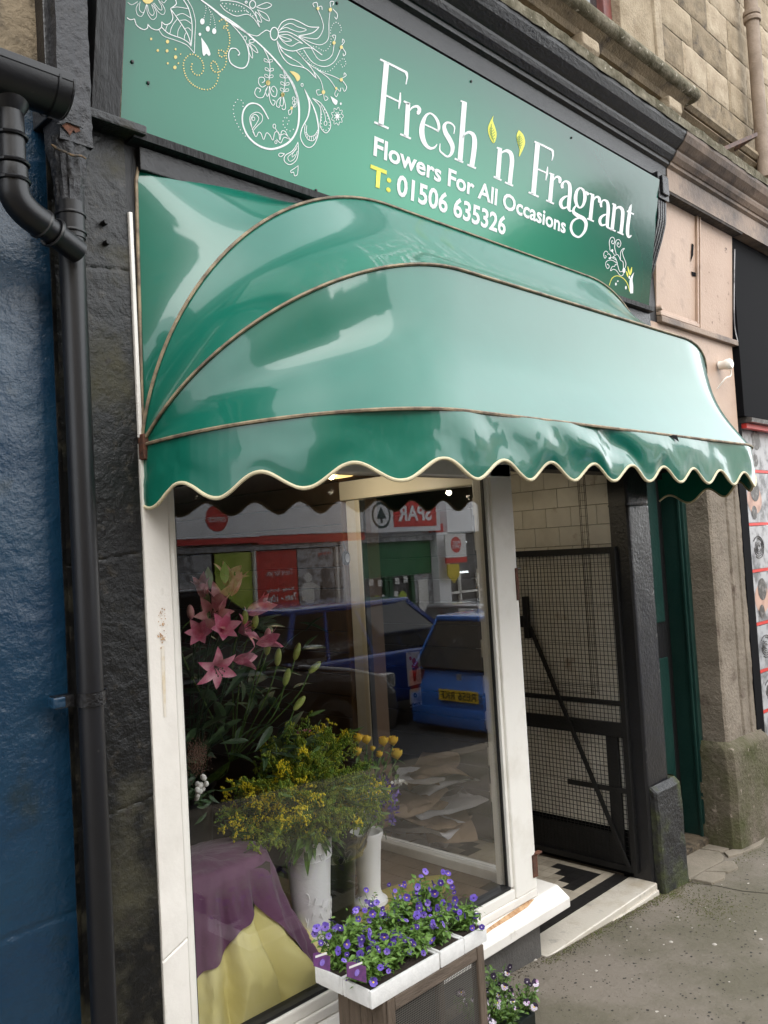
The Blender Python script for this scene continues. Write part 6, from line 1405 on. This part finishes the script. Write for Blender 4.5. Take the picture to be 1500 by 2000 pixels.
# ---- parked cars
def car(name, x0, y0, L, Wd, H, kind, m, label, rear_detail=False, plate=None):
    """x0,y0 = rear corner nearest this pavement; car faces +x and extends towards -y"""
    g = gz(x0+L/2)-.12; ro = empty(name, (x0+L/2, y0-Wd/2, g), label, 'car'); s_ = H/1.42
    wr = .265*s_; wb0, wb1 = L*.19, L*.80; zb = .14*s_; belt = .84*s_
    def arch(cx_): return [(cx_+(wr+.045)*math.cos(a), max(zb, wr+(wr+.045)*math.sin(a))) for a in [PI*k/10 for k in range(11)]]
    top = [(L, .30*s_), (L*.995, .48*s_), (L*.96, .62*s_), (L*.86, .72*s_), (L*.74, .80*s_), (L*.5, belt), (L*.14, belt+.02), (L*.045, belt-.02), (L*.012, .62*s_), (0, .50*s_), (L*.005, .30*s_)]
    poly = [(x, z) for x, z in top] + [(.02*L, zb)] + list(reversed(arch(wb0))) + list(reversed(arch(wb1))) + [(L*.98, zb)]
    q = MB(); q.poly_y([(x0+x, g+z) for x, z in poly], y0-Wd, y0); body = q.build('body', m, ro, True, .055*s_, 3)
    gx = {'hatch': (.015, .10, .52, .72), 'suv': (.03, .10, .55, .74)}[kind]
    ins, hb = .06, belt-.01
    def gh(shrink, z1, name_, mm, bev, pad=0):
        a, b_, c, d = gx; bt = [(x0+L*a+pad+.02, y0-ins-pad*.3), (x0+L*d-pad, y0-ins-pad*.3), (x0+L*d-pad, y0-Wd+ins+pad*.3), (x0+L*a+pad+.02, y0-Wd+ins+pad*.3)]
        tt = [(x0+L*b_+pad, y0-ins-.13), (x0+L*c-pad, y0-ins-.13), (x0+L*c-pad, y0-Wd+ins+.13), (x0+L*b_+pad, y0-Wd+ins+.13)]
        q = MB(); q.add([(x, y, g+hb) for x, y in bt]+[(x, y, g+z1) for x, y in tt], [(3,2,1,0),(4,5,6,7),(0,1,5,4),(1,2,6,5),(2,3,7,6),(3,0,4,7)]); return q.build(name_, mm, ro, True, bev, 3)
    gh(0, H-.02, 'glasshouse', MATS['dark_pane'], .03)
    a, b_, c, d = gx
    q = MB(); q.poly_z([(x0+L*b_-.04, y0-ins-.12), (x0+L*(b_+c)/2, y0-ins-.09), (x0+L*c+.05, y0-ins-.13), (x0+L*c+.05, y0-Wd+ins+.13), (x0+L*(b_+c)/2, y0-Wd+ins+.09), (x0+L*b_-.04, y0-Wd+ins+.12)], g+H-.075, g+H-.005); q.build('roof', m, ro, True, .03, 3)
    for sgn, yy, yt in ((1, y0-ins, y0-ins-.13), (-1, y0-Wd+ins, y0-Wd+ins+.13)):
        q = MB()
        for xb, xt in ((a, b_), (d, c), ((a+d)/2-.02, (b_+c)/2+.0), (a+.16, b_+.11)):
            w_ = .05 if xb in (a, d) else .035
            q.bar((x0+L*xb+(.03 if xb == a else 0), yy+.004*sgn, g+hb), (x0+L*xt, yt+.004*sgn, g+H-.05), w_, .03, (0,1,0))
        q.build('pillars', m, ro)
        w = MB(); w.box(x0+L*.72, x0+L*.76, (yy if sgn > 0 else yy-.13)+.02, (yy+.15 if sgn > 0 else yy)+.02, g+hb+.02, g+hb+.13); w.build('wing_mirror', m, ro, True, .03)
        for wb in (wb0, wb1):
            yw = y0-.10 if sgn > 0 else y0-Wd+.10
            t = MB(); t.lathe((x0+wb, yw, g+wr), [(wr*.62, -.09*sgn), (wr*.95, -.09*sgn), (wr, -.06*sgn), (wr, .06*sgn), (wr*.95, .09*sgn), (wr*.62, .085*sgn)], 26, axis=1); tt = t.build('tyre', M['rubber'], ro, True)
            t = MB()
            for k in range(7): an = 2*PI*k/7; t.bar((x0+wb, yw+.07*sgn, g+wr), (x0+wb+wr*.6*math.cos(an), yw+.07*sgn, g+wr+wr*.6*math.sin(an)), .04, .02, (0,1,0))
            t.lathe((x0+wb, yw, g+wr), [(wr*.56, .05*sgn), (wr*.63, .075*sgn)], 24, axis=1); t.build('rim', M['black'] if m.name == 'car_navy' else M['photo_grey'], tt)
    red = pm('tail_red', (.45,.01,.008), .15, coat=1)
    for yy in (y0-.135, y0-Wd+.02):
        q = MB(); q.box(x0-.006, x0+.20, yy, yy+.115, g+.56*s_, g+.80*s_); q.build('tail_light', red, ro, True, .03)
        q = MB(); q.box(x0+L-.20, x0+L-.02, yy, yy+.115, g+.50*s_, g+.62*s_); q.build('headlight', M['photo_grey'], ro, True, .03)
    q = MB(); q.box(x0-.03, x0+.10, y0-Wd+.05, y0-.05, g+.20*s_, g+.42*s_); q.build('bumper', m, ro, True, .05)
    if plate:
        yc_ = y0-Wd/2; q = MB(); q.box(x0-.035, x0-.028, yc_-.27, yc_+.27, g+.50*s_, g+.625*s_); q.build('number_plate', pm('plate_yellow', (.72,.48,.03), .4), ro, False, .002)
        text_obj('lettering', plate, M['black'], ro, (x0-.037, yc_+.24, g+.522*s_), (0,-1,0), (0,0,1), .48, .082, .02)
        q = MB(); q.poly_y([(0,0)]*3, 0, 0) if 0 else q.box(x0-.005, x0+.0, yc_-.03, yc_+.03, g+.73*s_, g+.80*s_); q.build('badge', M['photo_grey'], ro, True, .012)
    return ro
blue = pm('car_blue', (.015,.065,.34), .25, coat=1., crough=.02); blue2 = pm('car_light_blue', (.03,.14,.48), .25, coat=1., crough=.02); navy = pm('car_navy', (.003,.005,.014), .2, coat=.4, crough=.02); silver = pm('car_silver', (.42,.43,.45), .3, coat=.8, crough=.05, metal=.5)
A_c = car('parked_car', 1.60, -3.30, 4.0, 1.6, 1.60, 'suv', navy, 'dark navy car parked nearest, reflected at the left of the window')
q = MB(); q.tube([(3.55, -4.1, gz(3.5)+1.46), (3.30, -4.1, gz(3.5)+2.0)], .004, 5); q.build('aerial', M['iron'], A_c)
car('parked_car.001', 5.35, -4.75, 3.9, 1.6, 1.46, 'suv', blue, 'deep blue five door car in the middle of the window reflection')
car('parked_car.002', 7.00, -3.02, 3.7, 1.5, 1.36, 'hatch', blue2, 'bright blue hatchback with yellow rear plate at the right of the reflection', True, 'RE56 RKF')
car('parked_car.003', 11.6, -7.2, 4.0, 1.6, 1.35, 'hatch', silver, 'silver car parked across the street behind the blue hatchback')
car('parked_car.004', 17.5, -7.4, 4.0, 1.6, 1.35, 'hatch', M['white_wall'] if 0 else pm('car_white', (.6,.6,.6), .3, coat=.8), 'white car far down the other side of the street')
print('objects', len(bpy.data.objects))
